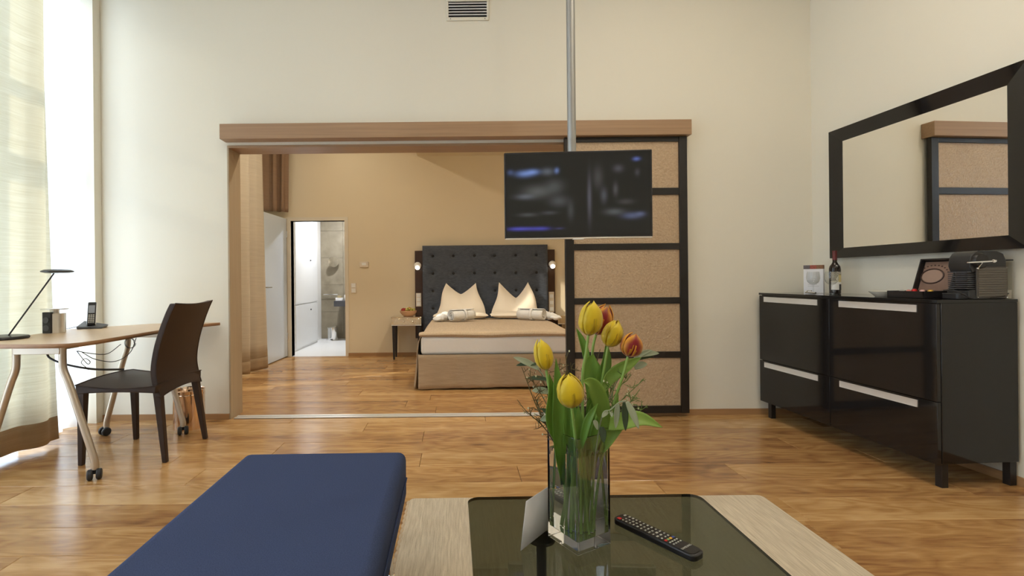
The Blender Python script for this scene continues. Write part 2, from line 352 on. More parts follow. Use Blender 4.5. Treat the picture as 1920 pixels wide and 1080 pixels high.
wall('ceiling', [(XL-0.5, 3.4, REAR-0.15, WB, CEIL_Z, CEIL_Z+0.1)], CEIL)
BZ = 3.35
WBD = (4.12, 5.85)
wall('wall_bedroom_left', [(XL-0.5, XL, WB, WBD[0], 0, BZ), (XL-0.5, XL, WBD[1], BW, 0, BZ), (XL-0.5, XL, WBD[0], WBD[1], 3.05, BZ), (XL-0.5, XL, WBD[0], WBD[1], 0, 0.02)], WALLB)
DX0, DX1, DZ = -2.39, -1.62, 1.935
wall('wall_bedroom_back', [(XL-0.5, DX0, BW, BW+0.12, 0, BZ), (DX1, 2.85, BW, BW+0.12, 0, BZ), (DX0, DX1, BW, BW+0.12, DZ, BZ)], WALLB)
wall('wall_bedroom_right', [(2.70, 2.85, WB, BW, 0, BZ)], WALLB)
wall('wall_bedroom_front', [(XL, OX0-0.002, WB+0.001, WB+0.012, 0, BZ), (OX1, 2.7, WB+0.001, WB+0.012, 0, BZ), (OX0-0.002, OX1, WB+0.001, WB+0.012, OZ+0.02, BZ)], WALLB)
wall('ceiling_bedroom', [(XL-0.5, 2.85, WB, BW+0.12, BZ, BZ+0.1)], CEIL)
wall('ceiling_soffit', [(-0.571, 2.70, 5.30, BW-0.001, 2.845, BZ)], WALLB, 'dropped ceiling box over the bed')
# jamb and lintel lining, header, threshold, skirting
struct(MB().box(OX0, OX0+0.012, WA-0.004, WB+0.012, 0, OZ).box(OX1-0.012, OX1, WA, WB+0.012, 0, OZ).build('trim_1', BEECHV, smooth=False), 'beech jamb lining of the opening')
struct(MB().box(OX0+0.012, OX1-0.012, WA-0.004, WB+0.012, OZ-0.018, OZ).build('trim_2', BEECH, smooth=False))
hd = tag(MB().box(-1.82, 1.795, 3.795, WA-0.0005, 2.174, 2.290).build('sliding_door_pelmet', BEECH, bevel=0.002), 'long beech pelmet beam above the sliding door opening', 'pelmet')
th = tag(MB().box(OX0+0.03, OX1-0.03, WA+0.00, WA+0.035, 0.0, 0.008).box(OX0+0.03, OX1-0.03, WA+0.05, WA+0.085, 0.0, 0.008).box(OX0+0.03, OX1-0.03, WA, WA+0.085, 0.0, 0.003).build('floor_track', THRESH, smooth=False), 'silver floor track across the sliding door opening', 'door track')
struct(MB().box(XL, OX0-0.002, WA-0.014, WA-0.0005, 0, 0.045).build('baseboard_left', BASEB, smooth=False))
struct(MB().box(OX1, xr(WA)-0.01, WA-0.014, WA-0.0005, 0, 0.045).build('baseboard_back', BASEB, smooth=False))
m = MB(); m.prism([(xr(WA)-0.015, WA-0.015), (xr(REAR)-0.015, REAR), (xr(REAR)-0.0005, REAR), (xr(WA)-0.0005, WA-0.015)], 0, 0.045); struct(m.build('baseboard_right', BASEB, smooth=False))
struct(MB().box(DX1+0.04, 2.70, BW-0.014, BW-0.0005, 0, 0.045).build('baseboard_bedroom', BASEB, smooth=False))
# windows: frame, mullion and pane in each deep niche
def window(n, y0, y1, z0, z1, label):
    xo = XL-0.42
    w = struct(MB().box(xo, xo+0.06, y0, y0+0.07, z0, z1).box(xo, xo+0.06, y1-0.07, y1, z0, z1).box(xo, xo+0.06, y0, y1, z0, z0+0.08).box(xo, xo+0.06, y0, y1, z1-0.08, z1)
        .box(xo, xo+0.06, (y0+y1)/2-0.05, (y0+y1)/2+0.05, z0, z1).box(xo, xo+0.06, y0, y1, z1*0.72-0.04, z1*0.72+0.04).box(xo, xo+0.06, y0, y1, z1*0.575-0.075, z1*0.575+0.075).build('window_%d' % n, WHITE, smooth=False), label)
    ym = (y0+y1)/2; zm = z1*0.72
    for a, b in ((y0+0.07, ym-0.05), (ym+0.05, y1-0.07)):
        for c, d in ((z0+0.08, z1*0.575-0.075), (z1*0.575+0.075, zm-0.04), (zm+0.04, z1-0.08)):
            MB().box(xo+0.028, xo+0.034, a, b, c, d).build('pane', WINDOWGLASS, w, smooth=False)
window(1, W1[0], W1[1], 0.0, WZ, 'tall white window behind the living room sheer')
window(2, W2[0], W2[1], 0.0, WZ, 'tall white window behind the camera')
window(3, WBD[0], WBD[1], 0.02, 3.05, 'bedroom window behind the beige curtain')

# bathroom beyond the far door
BX0, BX1, BY1, BZ1 = -2.56, -0.9, 9.22, 2.5
wall('floor_bathroom', [(BX0-0.1, BX1+0.1, BW, BY1+0.1, -0.05, 0.0)], BATHFLOOR)
wall('wall_bathroom_left', [(BX0-0.12, BX0, BW+0.12, BY1, 0, BZ1)], WHITE)
wall('wall_bathroom_right', [(BX1, BX1+0.1, BW+0.12, BY1, 0, BZ1)], STONE)
wall('ceiling_bathroom', [(BX0-0.12, BX1+0.1, BW+0.12, BY1+0.1, BZ1, BZ1+0.1)], CEIL)
wb = wall('wall_bathroom_back', [(BX0-0.1, BX1+0.1, BY1+0.012, BY1+0.1, 0, BZ1)], STONE)
tw, thh = 0.415, 0.5
for i in range(4):
    for j in range(5):
        MB().box(BX0+i*tw+0.002, BX0+(i+1)*tw-0.002, BY1, BY1+0.013, j*thh+0.002, (j+1)*thh-0.002).build('tile', STONE, wb, smooth=False)
# bathroom door: frame and the open leaf
df = struct(MB().box(DX0-0.05, DX0, BW-0.012, BW+0.12, 0, DZ+0.05).box(DX1, DX1+0.05, BW-0.012, BW+0.12, 0, DZ+0.05).box(DX0, DX1, BW-0.012, BW+0.12, DZ, DZ+0.05).build('trim_3', M('door_frame_paint', (0.72, 0.66, 0.55), 0.5), smooth=False), 'cream frame of the bathroom doorway')
dl = thing('door_1', 'white bathroom door leaf standing open into the bedroom', 'door', (DX0-0.055, BW-0.016, 0), -0.03)
dl['kind'] = 'structure'; del dl['category']
MB().box(-0.04, 0, -0.84, 0, 0.012, 1.965).build('leaf', DOORGREY, dl, bevel=0.002)
h = MB().tube([(0.0, -0.785, 1.0), (0.05, -0.785, 1.0)], 0.009, 8).tube([(0.05, -0.79, 1.0), (0.05, -0.66, 1.0)], 0.009, 8).build('door_handle', CHROME, dl)
for z in (0.25, 1.70): MB().tube([(0.006, 0.0, z), (0.006, 0.0, z+0.09)], 0.008, 8).build('hinge', CHROME, dl)
# ------------------------------------------------------------------ curtains
def wavy(y0, y1, x, amp, waves, z0, z1, ny=90, nz=14, flare=0.0, phase=0.0, jit=0.0, seed=1):
    rr = random.Random(seed); ph = [rr.uniform(0, 6.28) for _ in range(4)]
    def fn(u, v):
        yy = y0+(y1-y0)*u; k = 1+flare*(1-v)
        w = math.sin(2*PI*waves*u+phase) + jit*math.sin(2*PI*waves*0.37*u+ph[0]) + 0.25*jit*math.sin(2*PI*waves*2.3*u+ph[1]+2*v)
        return (x + amp*k*w, yy + 0.012*math.sin(2*PI*waves*u*0.5+ph[2]+v*2), z0+(z1-z0)*v)
    return MB().grid(fn, ny, nz)
sh = thing('sheer_curtain', 'white sheer curtain filling the tall living room window', 'curtain', (-2.90, 2.75, 0))
wavy(-1.04, -0.12, 0, 0.028, 6, 0.012, 3.42, 80, 6, 0.3, jit=0.6).build('panel', SHEER, sh); wavy(0.50, 1.06, 0, 0.028, 4, 0.012, 3.42, 60, 6, 0.3, jit=0.6).build('panel', SHEER, sh)
MB().box(-0.02, 0.02, -1.04, 1.06, 3.425, 3.445).build('rail', WHITE, sh, smooth=False)
sh2 = thing('sheer_curtain', 'white sheer curtain at the window behind the camera', 'curtain', (-2.90, -0.2, 0))
wavy(-1.08, 1.08, 0, 0.028, 13, 0.012, 3.42, 120, 4, 0.3, jit=0.6).build('panel', SHEER, sh2)
def drape_path(pts, n=14): return bez([(a, b, 0) for a, b in pts], n)
def drape(root, top, bot, z0, zh, z1, mat, hem, folds, amp, hembump=0.004):
    T = drape_path(top); B = drape_path(bot); n = len(T)-1
    def pt(i, z):
        v = (z-z0)/(z1-z0); p = B[i].lerp(T[i], v**0.8); a = B[min(i+1, n)]-B[max(i-1, 0)]; nn = Vector((a.y, -a.x, 0)).normalized()
        w = amp*(0.6+0.4*(1-v))*(math.sin(2*PI*folds*i/n) + 0.4*math.sin(2*PI*folds*0.43*i/n+1.3+v))
        q = p + nn*w; return (q.x, q.y, z)
    m = MB().grid(lambda u, v: pt(round(u*n), zh+(z1-zh)*v), n, 18); m.build('panel', mat, root, solid=0.004)
    if hem is not None: MB().grid(lambda u, v: pt(round(u*n), z0+(zh-z0)*v), n, 3).build('hem_band', hem, root, solid=0.0055)
dr = thing('linen_curtain', 'ecru linen curtain with tan hem gathered beside the desk', 'curtain', (0, 0, 0))
drape(dr, [(-2.76, 2.62), (-2.75, 2.86), (-2.77, 3.08), (-2.74, 3.22), (-2.765, 3.32), (-2.83, 3.36)],
      [(-2.76, 2.60), (-2.77, 2.85), (-2.80, 3.04), (-2.745, 3.14), (-2.715, 3.27), (-2.735, 3.36), (-2.79, 3.41)][:6] , 0.03, 0.185, 3.6, DRAPE, DRAPEHEM, 3.2, 0.018)
bc = thing('beige_curtain', 'beige floor length linen curtain just inside the bedroom opening', 'curtain', (0, 0, 0))  # nearer stretch, out of view, lengthened to hold back the sun
drape(bc, [(-2.62, 4.755), (-2.60, 4.9), (-2.64, 5.1), (-2.60, 5.3), (-2.62, 5.5), (-2.50, 5.60), (-2.41, 5.72), (-2.47, 5.83), (-2.42, 5.95), (-2.40, 6.05), (-2.46, 6.16), (-2.56, 6.2)],
      [(-2.62, 4.755), (-2.60, 4.9), (-2.64, 5.1), (-2.60, 5.3), (-2.62, 5.5), (-2.52, 5.60), (-2.42, 5.70), (-2.48, 5.82), (-2.41, 5.93), (-2.355, 6.03), (-2.40, 6.14), (-2.52, 6.2)], 0.02, 0.16, 3.3, DRAPEBED, DRAPEHEM, 6, 0.014)
sun_block = thing('beige_curtain', 'unseen beige curtain panel added to narrow the sun gap at the bedroom window', 'curtain', (0, 0, 0))  # added out of view, trims the sun to a narrow beam towards the headboard
drape(sun_block, [(-2.62, 4.16), (-2.60, 4.3), (-2.64, 4.45), (-2.60, 4.54), (-2.62, 4.64)], [(-2.62, 4.16), (-2.60, 4.3), (-2.64, 4.45), (-2.60, 4.54), (-2.62, 4.64)], 0.02, 0.16, 3.3, DRAPEBED, DRAPEHEM, 4, 0.014)
dc = thing('taupe_curtain', 'dark taupe curtain hanging in the bedroom corner behind the open door', 'curtain', (0, 0, 0))
drape(dc, [(-2.74, 6.74), (-2.66, 6.80), (-2.62, 6.90), (-2.55, 6.86), (-2.50, 6.95), (-2.43, 6.92), (-2.37, 6.99)],
      [(-2.74, 6.74), (-2.66, 6.80), (-2.62, 6.90), (-2.56, 6.86), (-2.52, 6.95), (-2.45, 6.94), (-2.395, 7.0)], 2.0, 2.05, 3.3, DRAPEDARK, None, 4, 0.018)

# ------------------------------------------------------------------ desk
dk = thing('desk', 'maple office desk on angled metal legs with casters by the window', 'desk', (0, 0, 0))
ZD = 0.765
edge = [(-2.64, 2.66), (-2.60, 2.605)] + [(-2.20, 2.595), (-2.12, 2.597), (-2.06, 2.615), (-2.025, 2.66), (-2.010, 2.75)]
edge += [(-1.995, 3.05), (-1.992, 3.31), (-1.975, 3.58), (-1.93, 3.72), (-1.86, 3.855), (-2.20, 3.86), (-2.36, 3.80), (-2.70, 3.42), (-2.66, 3.32)]
MB().prism(edge, ZD-0.022, ZD).build('desktop', DESK, dk)
def inset_edge(poly, d):
    n = len(poly); out = []
    for i in range(n):
        a, b, c = Vector(poly[i-1]), Vector(poly[i]), Vector(poly[(i+1) % n])
        t = ((b-a).normalized()+(c-b).normalized()).normalized(); out.append((b.x + t.y*d, b.y - t.x*d))
    return out
eo = inset_edge(edge, 0.0025)
m = MB(); n = len(edge)
vs = [(a, b, z) for z in (ZD-0.0225, ZD-0.0006) for a, b in eo]; m.add(vs, [(i, (i+1) % n, n+(i+1) % n, n+i) for i in range(n)]); m.build('edge_band', DESKEDGE, dk, solid=0.002, off=-1)
def desk_pair(cx, y, tx, kx, mx, bx):
    for s in (-1, 1):
        P = [(cx+s*tx, y, ZD-0.022), (cx+s*tx, y, 0.66), (cx+s*kx, y, 0.60), (cx+s*(kx+0.25*(mx-kx)), y, 0.50), (cx+s*mx, y, 0.15), (cx+s*bx, y, 0.085), (cx+s*bx, y, 0.055)]
        MB().tube(bez(P, 6), 0.019, 12).build('leg', LEGMETAL, dk)
        ca = MB(); rot = Matrix.Rotation(PI/2, 3, 'X') if False else Matrix.Rotation(PI/2, 3, 'Y')
        R = Matrix.Rotation(0.5*s, 3, 'Z') @ rot
        for k in (-1, 1):
            c = Vector((cx+s*bx, y, 0.0295)) + Matrix.Rotation(0.5*s, 3, 'Z') @ Vector((k*0.021, -0.012, 0))
            ca.lathe([(0.012, -0.014), (0.024, -0.013), (0.0295, -0.007), (0.0295, 0.007), (0.024, 0.013), (0.012, 0.014)], 20, c, R)
        ca.tube([(cx+s*bx, y, 0.03), (cx+s*bx, y, 0.06)], 0.011, 10); ca.build('caster', BLACKMATT, dk)
    MB().box(cx-tx, cx+tx, y-0.022, y+0.022, ZD-0.072, ZD-0.024).build('cross_beam', LEGMETAL, dk, bevel=0.003)
desk_pair(-2.32, 2.74, 0.128, 0.134, 0.285, 0.300)
desk_pair(-2.244, 3.53, 0.114, 0.124, 0.255, 0.272)
MB().box(-2.33, -2.24, 2.76, 3.51, ZD-0.06, ZD-0.024).build('under_beam', LEGMETAL, dk, bevel=0.003)
# cables under the desk
def cable(label, pts, r, name='cable', mat=None): return tag(MB().tube(bez(pts, 8), r, 6).build(name, mat or BLACKMATT), label, 'cable')
cable('thick black cable drooping under the desk front towards the chair seat', [(-2.33, 2.80, .70), (-2.31, 2.80, .66), (-2.22, 2.81, .62), (-2.08, 2.83, .59), (-1.96, 2.90, .575)], 0.006)
cable('thin dark wire strung under the desk between the two leg frames', [(-2.20, 2.86, .69), (-2.22, 3.0, .655), (-2.27, 3.2, .625), (-2.32, 3.40, .66)], 0.0025)
cable('thin dark wire sagging lowest under the desk top', [(-2.19, 2.88, .68), (-2.20, 3.0, .62), (-2.22, 3.2, .575), (-2.27, 3.42, .60), (-2.28, 3.5, .69)], 0.0025)
cable('short looped wire tangle hanging beside the front desk leg', [(-2.16, 2.80, .70), (-2.14, 2.82, .65), (-2.12, 2.83, .62), (-2.10, 2.82, .635), (-2.12, 2.81, .655), (-2.15, 2.82, .63), (-2.13, 2.83, .60), (-2.11, 2.82, .59)], 0.002)
lp = [(-2.33+0.035*math.cos(a)+0.003*a/3, 3.50, .655+0.035*math.sin(a)) for a in [k*0.5 for k in range(26)]]
cable('coil of thin wire wound at the rear desk leg', lp, 0.002)
cp = [(-2.14, 3.60, .735), (-2.14, 3.60, .70), (-2.16, 3.61, .58), (-2.17, 3.61, .50)] + [(-2.20+0.045*math.cos(a), 3.61+0.002*a, .455+0.045*math.sin(a)) for a in [0.9+k*0.6 for k in range(24)]]
cable('black power cord coiled in a bundle hanging under the desk', cp, 0.005)
# items on the desk
lm = thing('desk_lamp', 'slim black desk lamp with flat disc head', 'lamp', (-2.61, 2.86, ZD))
MB().lathe([(0.10, 0.0), (0.105, 0.006), (0.10, 0.016), (0.06, 0.022), (0.0, 0.023)], 32).build('base', BLACKSAT, lm)
MB().tube([(0.03, -0.02, 0.022), (0.285, -0.01, 0.375)], 0.0042, 8).build('stem', BLACKMATT, lm)
MB().lathe([(0.0, 0.0), (0.055, 0.002), (0.076, 0.008), (0.078, 0.014), (0.06, 0.022), (0.0, 0.026)], 32, (0.305, -0.01, 0.374)).build('lamp_head', BLACKSAT, lm)
st = thing('socket_tower', 'pop-up aluminium power socket tower on the desk', 'socket', (-2.60, 3.19, ZD))
MB().prism([(0.058*math.cos(a), 0.058*math.sin(a)) for a in [k*PI/12 for k in range(24)]], 0.0, 0.125).build('column', ALU, st)
MB().box(-0.026, 0.026, -0.066, -0.045, 0.002, 0.135).build('socket_face', BLACKMATT, st, bevel=0.002)
for z in (0.035, 0.085):
    MB().lathe([(0.0, 0.0), (0.014, 0.0), (0.019, 0.005), (0.019, 0.0065), (0.0165, 0.0065)], 20, (0, -0.0655, z), Matrix.Rotation(PI/2, 3, 'X')).build('socket', DARKGREY, st)
MB().lathe([(0.025, 0.125), (0.025, 0.147), (0.072, 0.149), (0.072, 0.156), (0.0, 0.157)], 32).build('cap', ALU, st)
ph = thing('cordless_phone', 'cordless telephone standing in its dark base on the desk', 'telephone', (-2.57, 3.47, ZD), 0.35)
MB().add([(-0.07, -0.06, 0), (0.075, -0.06, 0), (0.075, 0.06, 0), (-0.07, 0.06, 0), (-0.075, -0.055, 0.018), (0.085, -0.055, 0.012), (0.085, 0.055, 0.02), (-0.06, 0.055, 0.052)],
         [(3, 2, 1, 0), (4, 5, 6, 7), (0, 1, 5, 4), (1, 2, 6, 5), (2, 3, 7, 6), (3, 0, 4, 7)]).build('cradle', DARKGREY, ph, bevel=0.004)
R = Euler((-0.30, 0.0, 0.1)).to_matrix()
hs = MB(); hs.box(-0.025, 0.025, -0.013, 0.013, 0.0, 0.165); hs.v = [tuple(R @ Vector(v)+Vector((0, -0.01, 0.022))) for v in hs.v]
hb = hs.build('handset', BLACKMATT, ph, bevel=0.007, seg=3)
hs = MB(); hs.box(-0.0262, 0.0262, -0.010, 0.010, 0.002, 0.163); hs.v = [tuple(R @ Vector(v)+Vector((0, -0.01, 0.022))) for v in hs.v]
hs.build('silver_rim', ALU, ph, bevel=0.006, seg=3)
hs = MB(); hs.box(-0.018, 0.018, -0.0142, -0.013, 0.085, 0.14); hs.v = [tuple(R @ Vector(v)+Vector((0, -0.01, 0.022))) for v in hs.v]
hs.build('display', M('phone_display', (0.30, 0.33, 0.38), 0.2), ph, smooth=False)
for r_ in range(5):
    for c_ in range(3):
        hs = MB(); hs.box(-0.017+c_*0.0125, -0.0075+c_*0.0125, -0.0146, -0.013, 0.016+r_*0.0125, 0.0235+r_*0.0125); hs.v = [tuple(R @ Vector(v)+Vector((0, -0.01, 0.022))) for v in hs.v]
        hs.build('key', GREYKEY, ph, smooth=False)
cable('thin phone lead trailing from the cradle over the desk', [(-2.635, 3.47, ZD+.012), (-2.67, 3.46, ZD+.012), (-2.70, 3.43, ZD+.004), (-2.715, 3.42, ZD+.003)], 0.002)

# ------------------------------------------------------------------ chair
ch = thing('leather_chair', 'dark brown leather side chair drawn up to the desk', 'chair', (-2.02, 3.19, 0))
cx, cy = -2.02, 3.19
def seat_fn(u, v):
    X = -2.272 + 0.475*u; Y = 2.93 + 0.52*v
    z = 0.478 - 0.018*math.sin(PI*u) - 0.010*u + 0.014*(1-(2*v-1)**2)
    return (X-cx, Y-cy, z)
sm = MB().grid(seat_fn, 12, 12); b = len(sm.v)
sm.v += [(x, y_, (0.425 if x < -0.2 else 0.425+0.008*math.sin(PI*(x+0.25)/0.475))) for x, y_, z in sm.v]; sm.c += [(1, 1, 1)]*b
N = 13; sm.f += [tuple(i+b for i in f[::-1]) for f in sm.f]
ring = [i for i in range(N)] + [N*j+N-1 for j in range(1, N)] + [N*(N-1)+i for i in range(N-2, -1, -1)] + [N*j for j in range(N-2, 0, -1)]
sm.f += [(ring[i], ring[(i+1) % len(ring)], ring[(i+1) % len(ring)]+b, ring[i]+b) for i in range(len(ring))]
seat = sm.build('seat', LEATHER, ch, bevel=0.006)
MB().tube([Vector(sm.v[i])+Vector((0, 0, 0.0)) for i in ring+ring[:1]], 0.0035, 6).build('piping', LEATHER, seat)
prof = bez([(-1.803, 0, .395), (-1.822, 0, .47), (-1.832, 0, .56), (-1.815, 0, .68), (-1.780, 0, .80), (-1.742, 0, .90), (-1.716, 0, .955)], 5); npf = len(prof)-1
def bk(side):
    def fn(u, v):
        p = prof[round(v*npf)]; w = 0.235 - 0.012*v; d = 0.018 if side else -0.018
        arch = 0.030*(1-(2*u-1)**2)*max(0, 1-v*5)
        top = -0.012*(1-(2*u-1)**2)*max(0, (v-0.85)/0.15)
        return (p.x - cx + d + 0.012*(1-(2*u-1)**2), (u-0.5)*2*w + 3.195-cy, p.z+arch+top)
    return fn
bm_ = MB().grid(bk(0), 12, npf); b = len(bm_.v); g2 = MB().grid(bk(1), 12, npf)
bm_.add(g2.v, [f[::-1] for f in g2.f]); N = 13
ring = [i for i in range(N)] + [N*j+N-1 for j in range(1, npf+1)] + [N*npf+i for i in range(N-2, -1, -1)] + [N*j for j in range(npf-1, 0, -1)]
bm_.f += [(ring[i], ring[(i+1) % len(ring)], ring[(i+1) % len(ring)]+b, ring[i]+b) for i in range(len(ring))]
bo = bm_.build('backrest', LEATHER, ch, bevel=0.006)
MB().tube([bm_.v[i+b] for i in ring+ring[:1]], 0.003, 6).build('piping', LEATHER, bo)
for (tx_, ty_), (bx_, by_) in (((-2.245, 2.955), (-2.253, 2.950)), ((-1.815, 2.985), (-1.775, 2.985)), ((-1.815, 3.40), (-1.760, 3.425)), ((-2.245, 3.42), (-2.240, 3.430))):
    mm = MB(); vs = []
    for (px_, py_, hw, z) in ((bx_, by_, 0.014, 0.0), (tx_, ty_, 0.022, 0.435)):
        vs += [(px_-cx-hw, py_-cy-hw, z), (px_-cx+hw, py_-cy-hw, z), (px_-cx+hw, py_-cy+hw, z), (px_-cx-hw, py_-cy+hw, z)]
    mm.add(vs, [(3, 2, 1, 0), (4, 5, 6, 7), (0, 1, 5, 4), (1, 2, 6, 5), (2, 3, 7, 6), (3, 0, 4, 7)]).build('leg', LEATHER, ch, bevel=0.004)
bn = thing('waste_bin', 'polished copper toned cylindrical waste bin behind the chair', 'bin', (-2.02, 3.70, 0))
MB().lathe([(0.0, 0.004), (0.103, 0.004), (0.105, 0.0), (0.107, 0.004), (0.107, 0.275), (0.110, 0.282), (0.104, 0.285), (0.101, 0.275), (0.101, 0.012), (0.0, 0.012)], 40).build('bin_body', COPPER, bn)
MB().lathe([(0.1074, 0.245), (0.1086, 0.248), (0.1086, 0.256), (0.1074, 0.259)], 40).build('band', COPPER, bn)

# ------------------------------------------------------------------ sliding screen, vent
sc = thing('sliding_screen', 'black framed sliding screen door with crackled bronze glass panels', 'sliding door', (0, 0, 0))
SX0, SX1, SY0, SY1, SZ0, SZ1 = 0.829, 1.776, 3.835, 3.875, 0.030, 2.172
for a, b in ((SX0, 0.895), (1.714, SX1)): MB().box(a, b, SY0, SY1, SZ0, SZ1).build('stile', SCREENFRAME, sc, bevel=0.002)
rails = [(SZ0, 0.087), (0.458, 0.507), (0.878, 0.927), (1.298, 1.347), (1.722, 1.776), (2.134, SZ1)]
for a, b in rails: MB().box(0.895, 1.714, SY0+0.004, SY1-0.004, a, b).build('rail', SCREENFRAME, sc, bevel=0.002)
for i in range(5): MB().box(0.893, 1.716, SY0+0.016, SY0+0.023, rails[i][1]-0.002, rails[i+1][0]+0.002).build('glass_panel', CRACKLE, sc, smooth=False)
vt = thing('air_vent', 'white ventilation grille with dark slots high on the wall', 'vent', (0.091, WA, 3.20))
fr = MB(); fr.box(-0.166, 0.166, -0.012, -0.0005, -0.088, -0.062).box(-0.166, 0.166, -0.012, -0.0005, 0.062, 0.088).box(-0.166, -0.150, -0.012, -0.0005, -0.062, 0.062).box(0.150, 0.166, -0.012, -0.0005, -0.062, 0.062); fr.build('frame', WALL, vt, bevel=0.004)
MB().box(-0.150, 0.150, -0.003, -0.0006, -0.062, 0.062).build('backing', BLACKMATT, vt, smooth=False)
for k in range(5): MB().box(-0.150, 0.150, -0.014, -0.003, -0.062+0.0225*(k+0.72), -0.062+0.0225*(k+0.72)+0.006, rot=(0.35, 0, 0)).build('slat', WHITE, vt, smooth=False)
for sx in (-1, 1):
    for sz in (-1, 1): MB().lathe([(0.004, 0), (0.003, 0.002), (0, 0.002)], 8, (sx*0.135, -0.012, sz*0.075), Matrix.Rotation(PI/2, 3, 'X')).build('screw', DARKGREY, vt)

# ------------------------------------------------------------------ TV on its pole
pl = thing('tv_pole', 'brushed steel ceiling pole carrying the television', 'pole', (0.640, 2.775, 1.40))
MB().lathe([(0.0235, 0.0), (0.0235, CEIL_Z-1.40)], 24).build('tube', POLE, pl)
MB().lathe([(0.06, CEIL_Z-1.425), (0.06, CEIL_Z-1.4005)], 24).build('ceiling_plate', ALU, pl)
MB().box(-0.06, 0.06, -0.0275, -0.0235, 0.08, 0.22).build('bracket', BLACKMATT, pl)
tv = thing('television', 'flat black television on the ceiling pole showing a dim blurred picture', 'television', (0.653, 2.70, 1.303), math.radians(-3.5))
MB().box(-0.398, 0.398, 0.0, 0.022, 0.0, 0.472).build('casing', BLACKSAT, tv, bevel=0.004)
MB().box(-0.26, 0.26, 0.022, 0.046, 0.06, 0.40).build('back_cover', BLACKMATT, tv, bevel=0.01)
MB().box(-0.394, 0.394, -0.002, 0.020, -0.006, 0.002).build('chin_strip', ALU, tv, bevel=0.001)
MB().box(-0.03, 0.03, -0.003, 0.012, -0.010, -0.004).build('sensor_nub', ALULIGHT, tv, bevel=0.001)
blobs = [  # u, v(down), su, sv, colour, amount
 (.13,.24,.055,.035,(.16,.26,.62),1.0),(.19,.22,.04,.03,(.16,.26,.62),1.0),(.29,.22,.04,.04,(.20,.24,.32),.5),(.355,.21,.014,.03,(.16,.26,.62),.9),(.03,.22,.02,.03,(.10,.16,.4),.5),
 (.905,.09,.022,.02,(.12,.18,.6),1.0),(.15,.91,.09,.018,(.06,.06,.45),1.0),(.07,.91,.06,.018,(.06,.06,.45),.9),(.25,.91,.05,.018,(.06,.06,.45),.9),(.37,.91,.03,.012,(.06,.06,.22),.6),
 (.22,.46,.09,.07,(.13,.14,.145),.75),(.34,.40,.06,.08,(.10,.11,.12),.6),(.13,.52,.06,.03,(.15,.17,.22),.7),(.37,.58,.06,.06,(.11,.12,.14),.6),(.15,.74,.06,.02,(.10,.11,.12),.7),(.30,.72,.05,.02,(.09,.10,.12),.6),
 (.58,.55,.012,.25,(.14,.14,.19),.7),(.64,.30,.03,.12,(.09,.09,.10),.6),(.68,.52,.02,.08,(.12,.13,.17),.6),(.76,.45,.015,.07,(.13,.13,.15),.6),(.78,.20,.03,.04,(.13,.13,.17),.6),(.91,.25,.015,.04,(.11,.11,.14),.5),
 (.75,.72,.06,.035,(.13,.15,.17),.7),(.87,.77,.06,.035,(.12,.15,.30),.8),(.93,.75,.03,.025,(.12,.15,.30),.7),(.45,.70,.02,.1,(.08,.09,.10),.6),(.83,.60,.05,.03,(.08,.08,.09),.6)]
def tvcol(u, v):
    d = 1-v; r = [0.010, 0.010, 0.009]
    for bu, bv, su, sv, c, a in blobs:
        w = a*math.exp(-((u-bu)/su)**2-((d-bv)/sv)**2)
        for k in range(3): r[k] += w*c[k]*0.40
    return tuple(r)
MB().grid(lambda u, v: (-0.388+0.776*u, -0.0012, 0.012+0.450*v), 96, 56, tvcol).build('screen', TVIMG, tv, col=True)
# ------------------------------------------------------------------ sideboard (local y runs along its front, x is depth)
SBL, SBD, SBZ = 1.355, 0.435, 0.955
sb = thing('sideboard', 'long glossy black sideboard with aluminium recessed handles', 'sideboard', (2.41, 2.50, 0), PHI)
MB().box(0.022, SBD, 0.0, SBL, 0.125, SBZ-0.016).build('body', BLACKGLOSS, sb, bevel=0.002)
MB().box(-0.002, SBD, -0.002, SBL+0.002, SBZ-0.016, SBZ).build('top', BLACKGLOSS, sb, bevel=0.0015)
half = SBL/2
for k, (y0, y1) in enumerate(((0.004, half-0.002), (half+0.002, SBL-0.002))):
    for (z0, z1) in ((0.120, 0.436), (0.440, SBZ-0.020)):
        d = MB().box(0.0, 0.021, y0, y1, z0, z1).build('drawer_front', BLACKGLOSS, sb, bevel=0.0015)
        ha, hb_ = y0+(0.10 if k == 0 else 0.095), y1-(0.075 if k == 0 else 0.055); ht = z1-0.010; hbz = ht-0.038
        hm = MB().box(-0.004, 0.004, ha, hb_, hbz, hbz+0.004).box(-0.004, 0.004, ha, hb_, ht-0.004, ht).box(-0.004, 0.004, ha, ha+0.004, hbz, ht).box(-0.004, 0.004, hb_-0.004, hb_, hbz, ht)
        hm.box(-0.0015, 0.002, ha, hb_, hbz, ht).build('handle', ALULIGHT, d, smooth=False)
for x in (0.03, SBD-0.035):
    for y_ in (0.012, SBL-0.085): MB().box(x-0.0, x+0.035, y_, y_+0.035, 0.0, 0.127).build('leg', BLACKSAT, sb, bevel=0.001)
cable('thin black cable hanging below the sideboard', [(2.55, 3.00, .124), (2.53, 2.97, .09), (2.53, 2.9, .075), (2.55, 2.8, .08), (2.57, 2.7, .124)], 0.003)
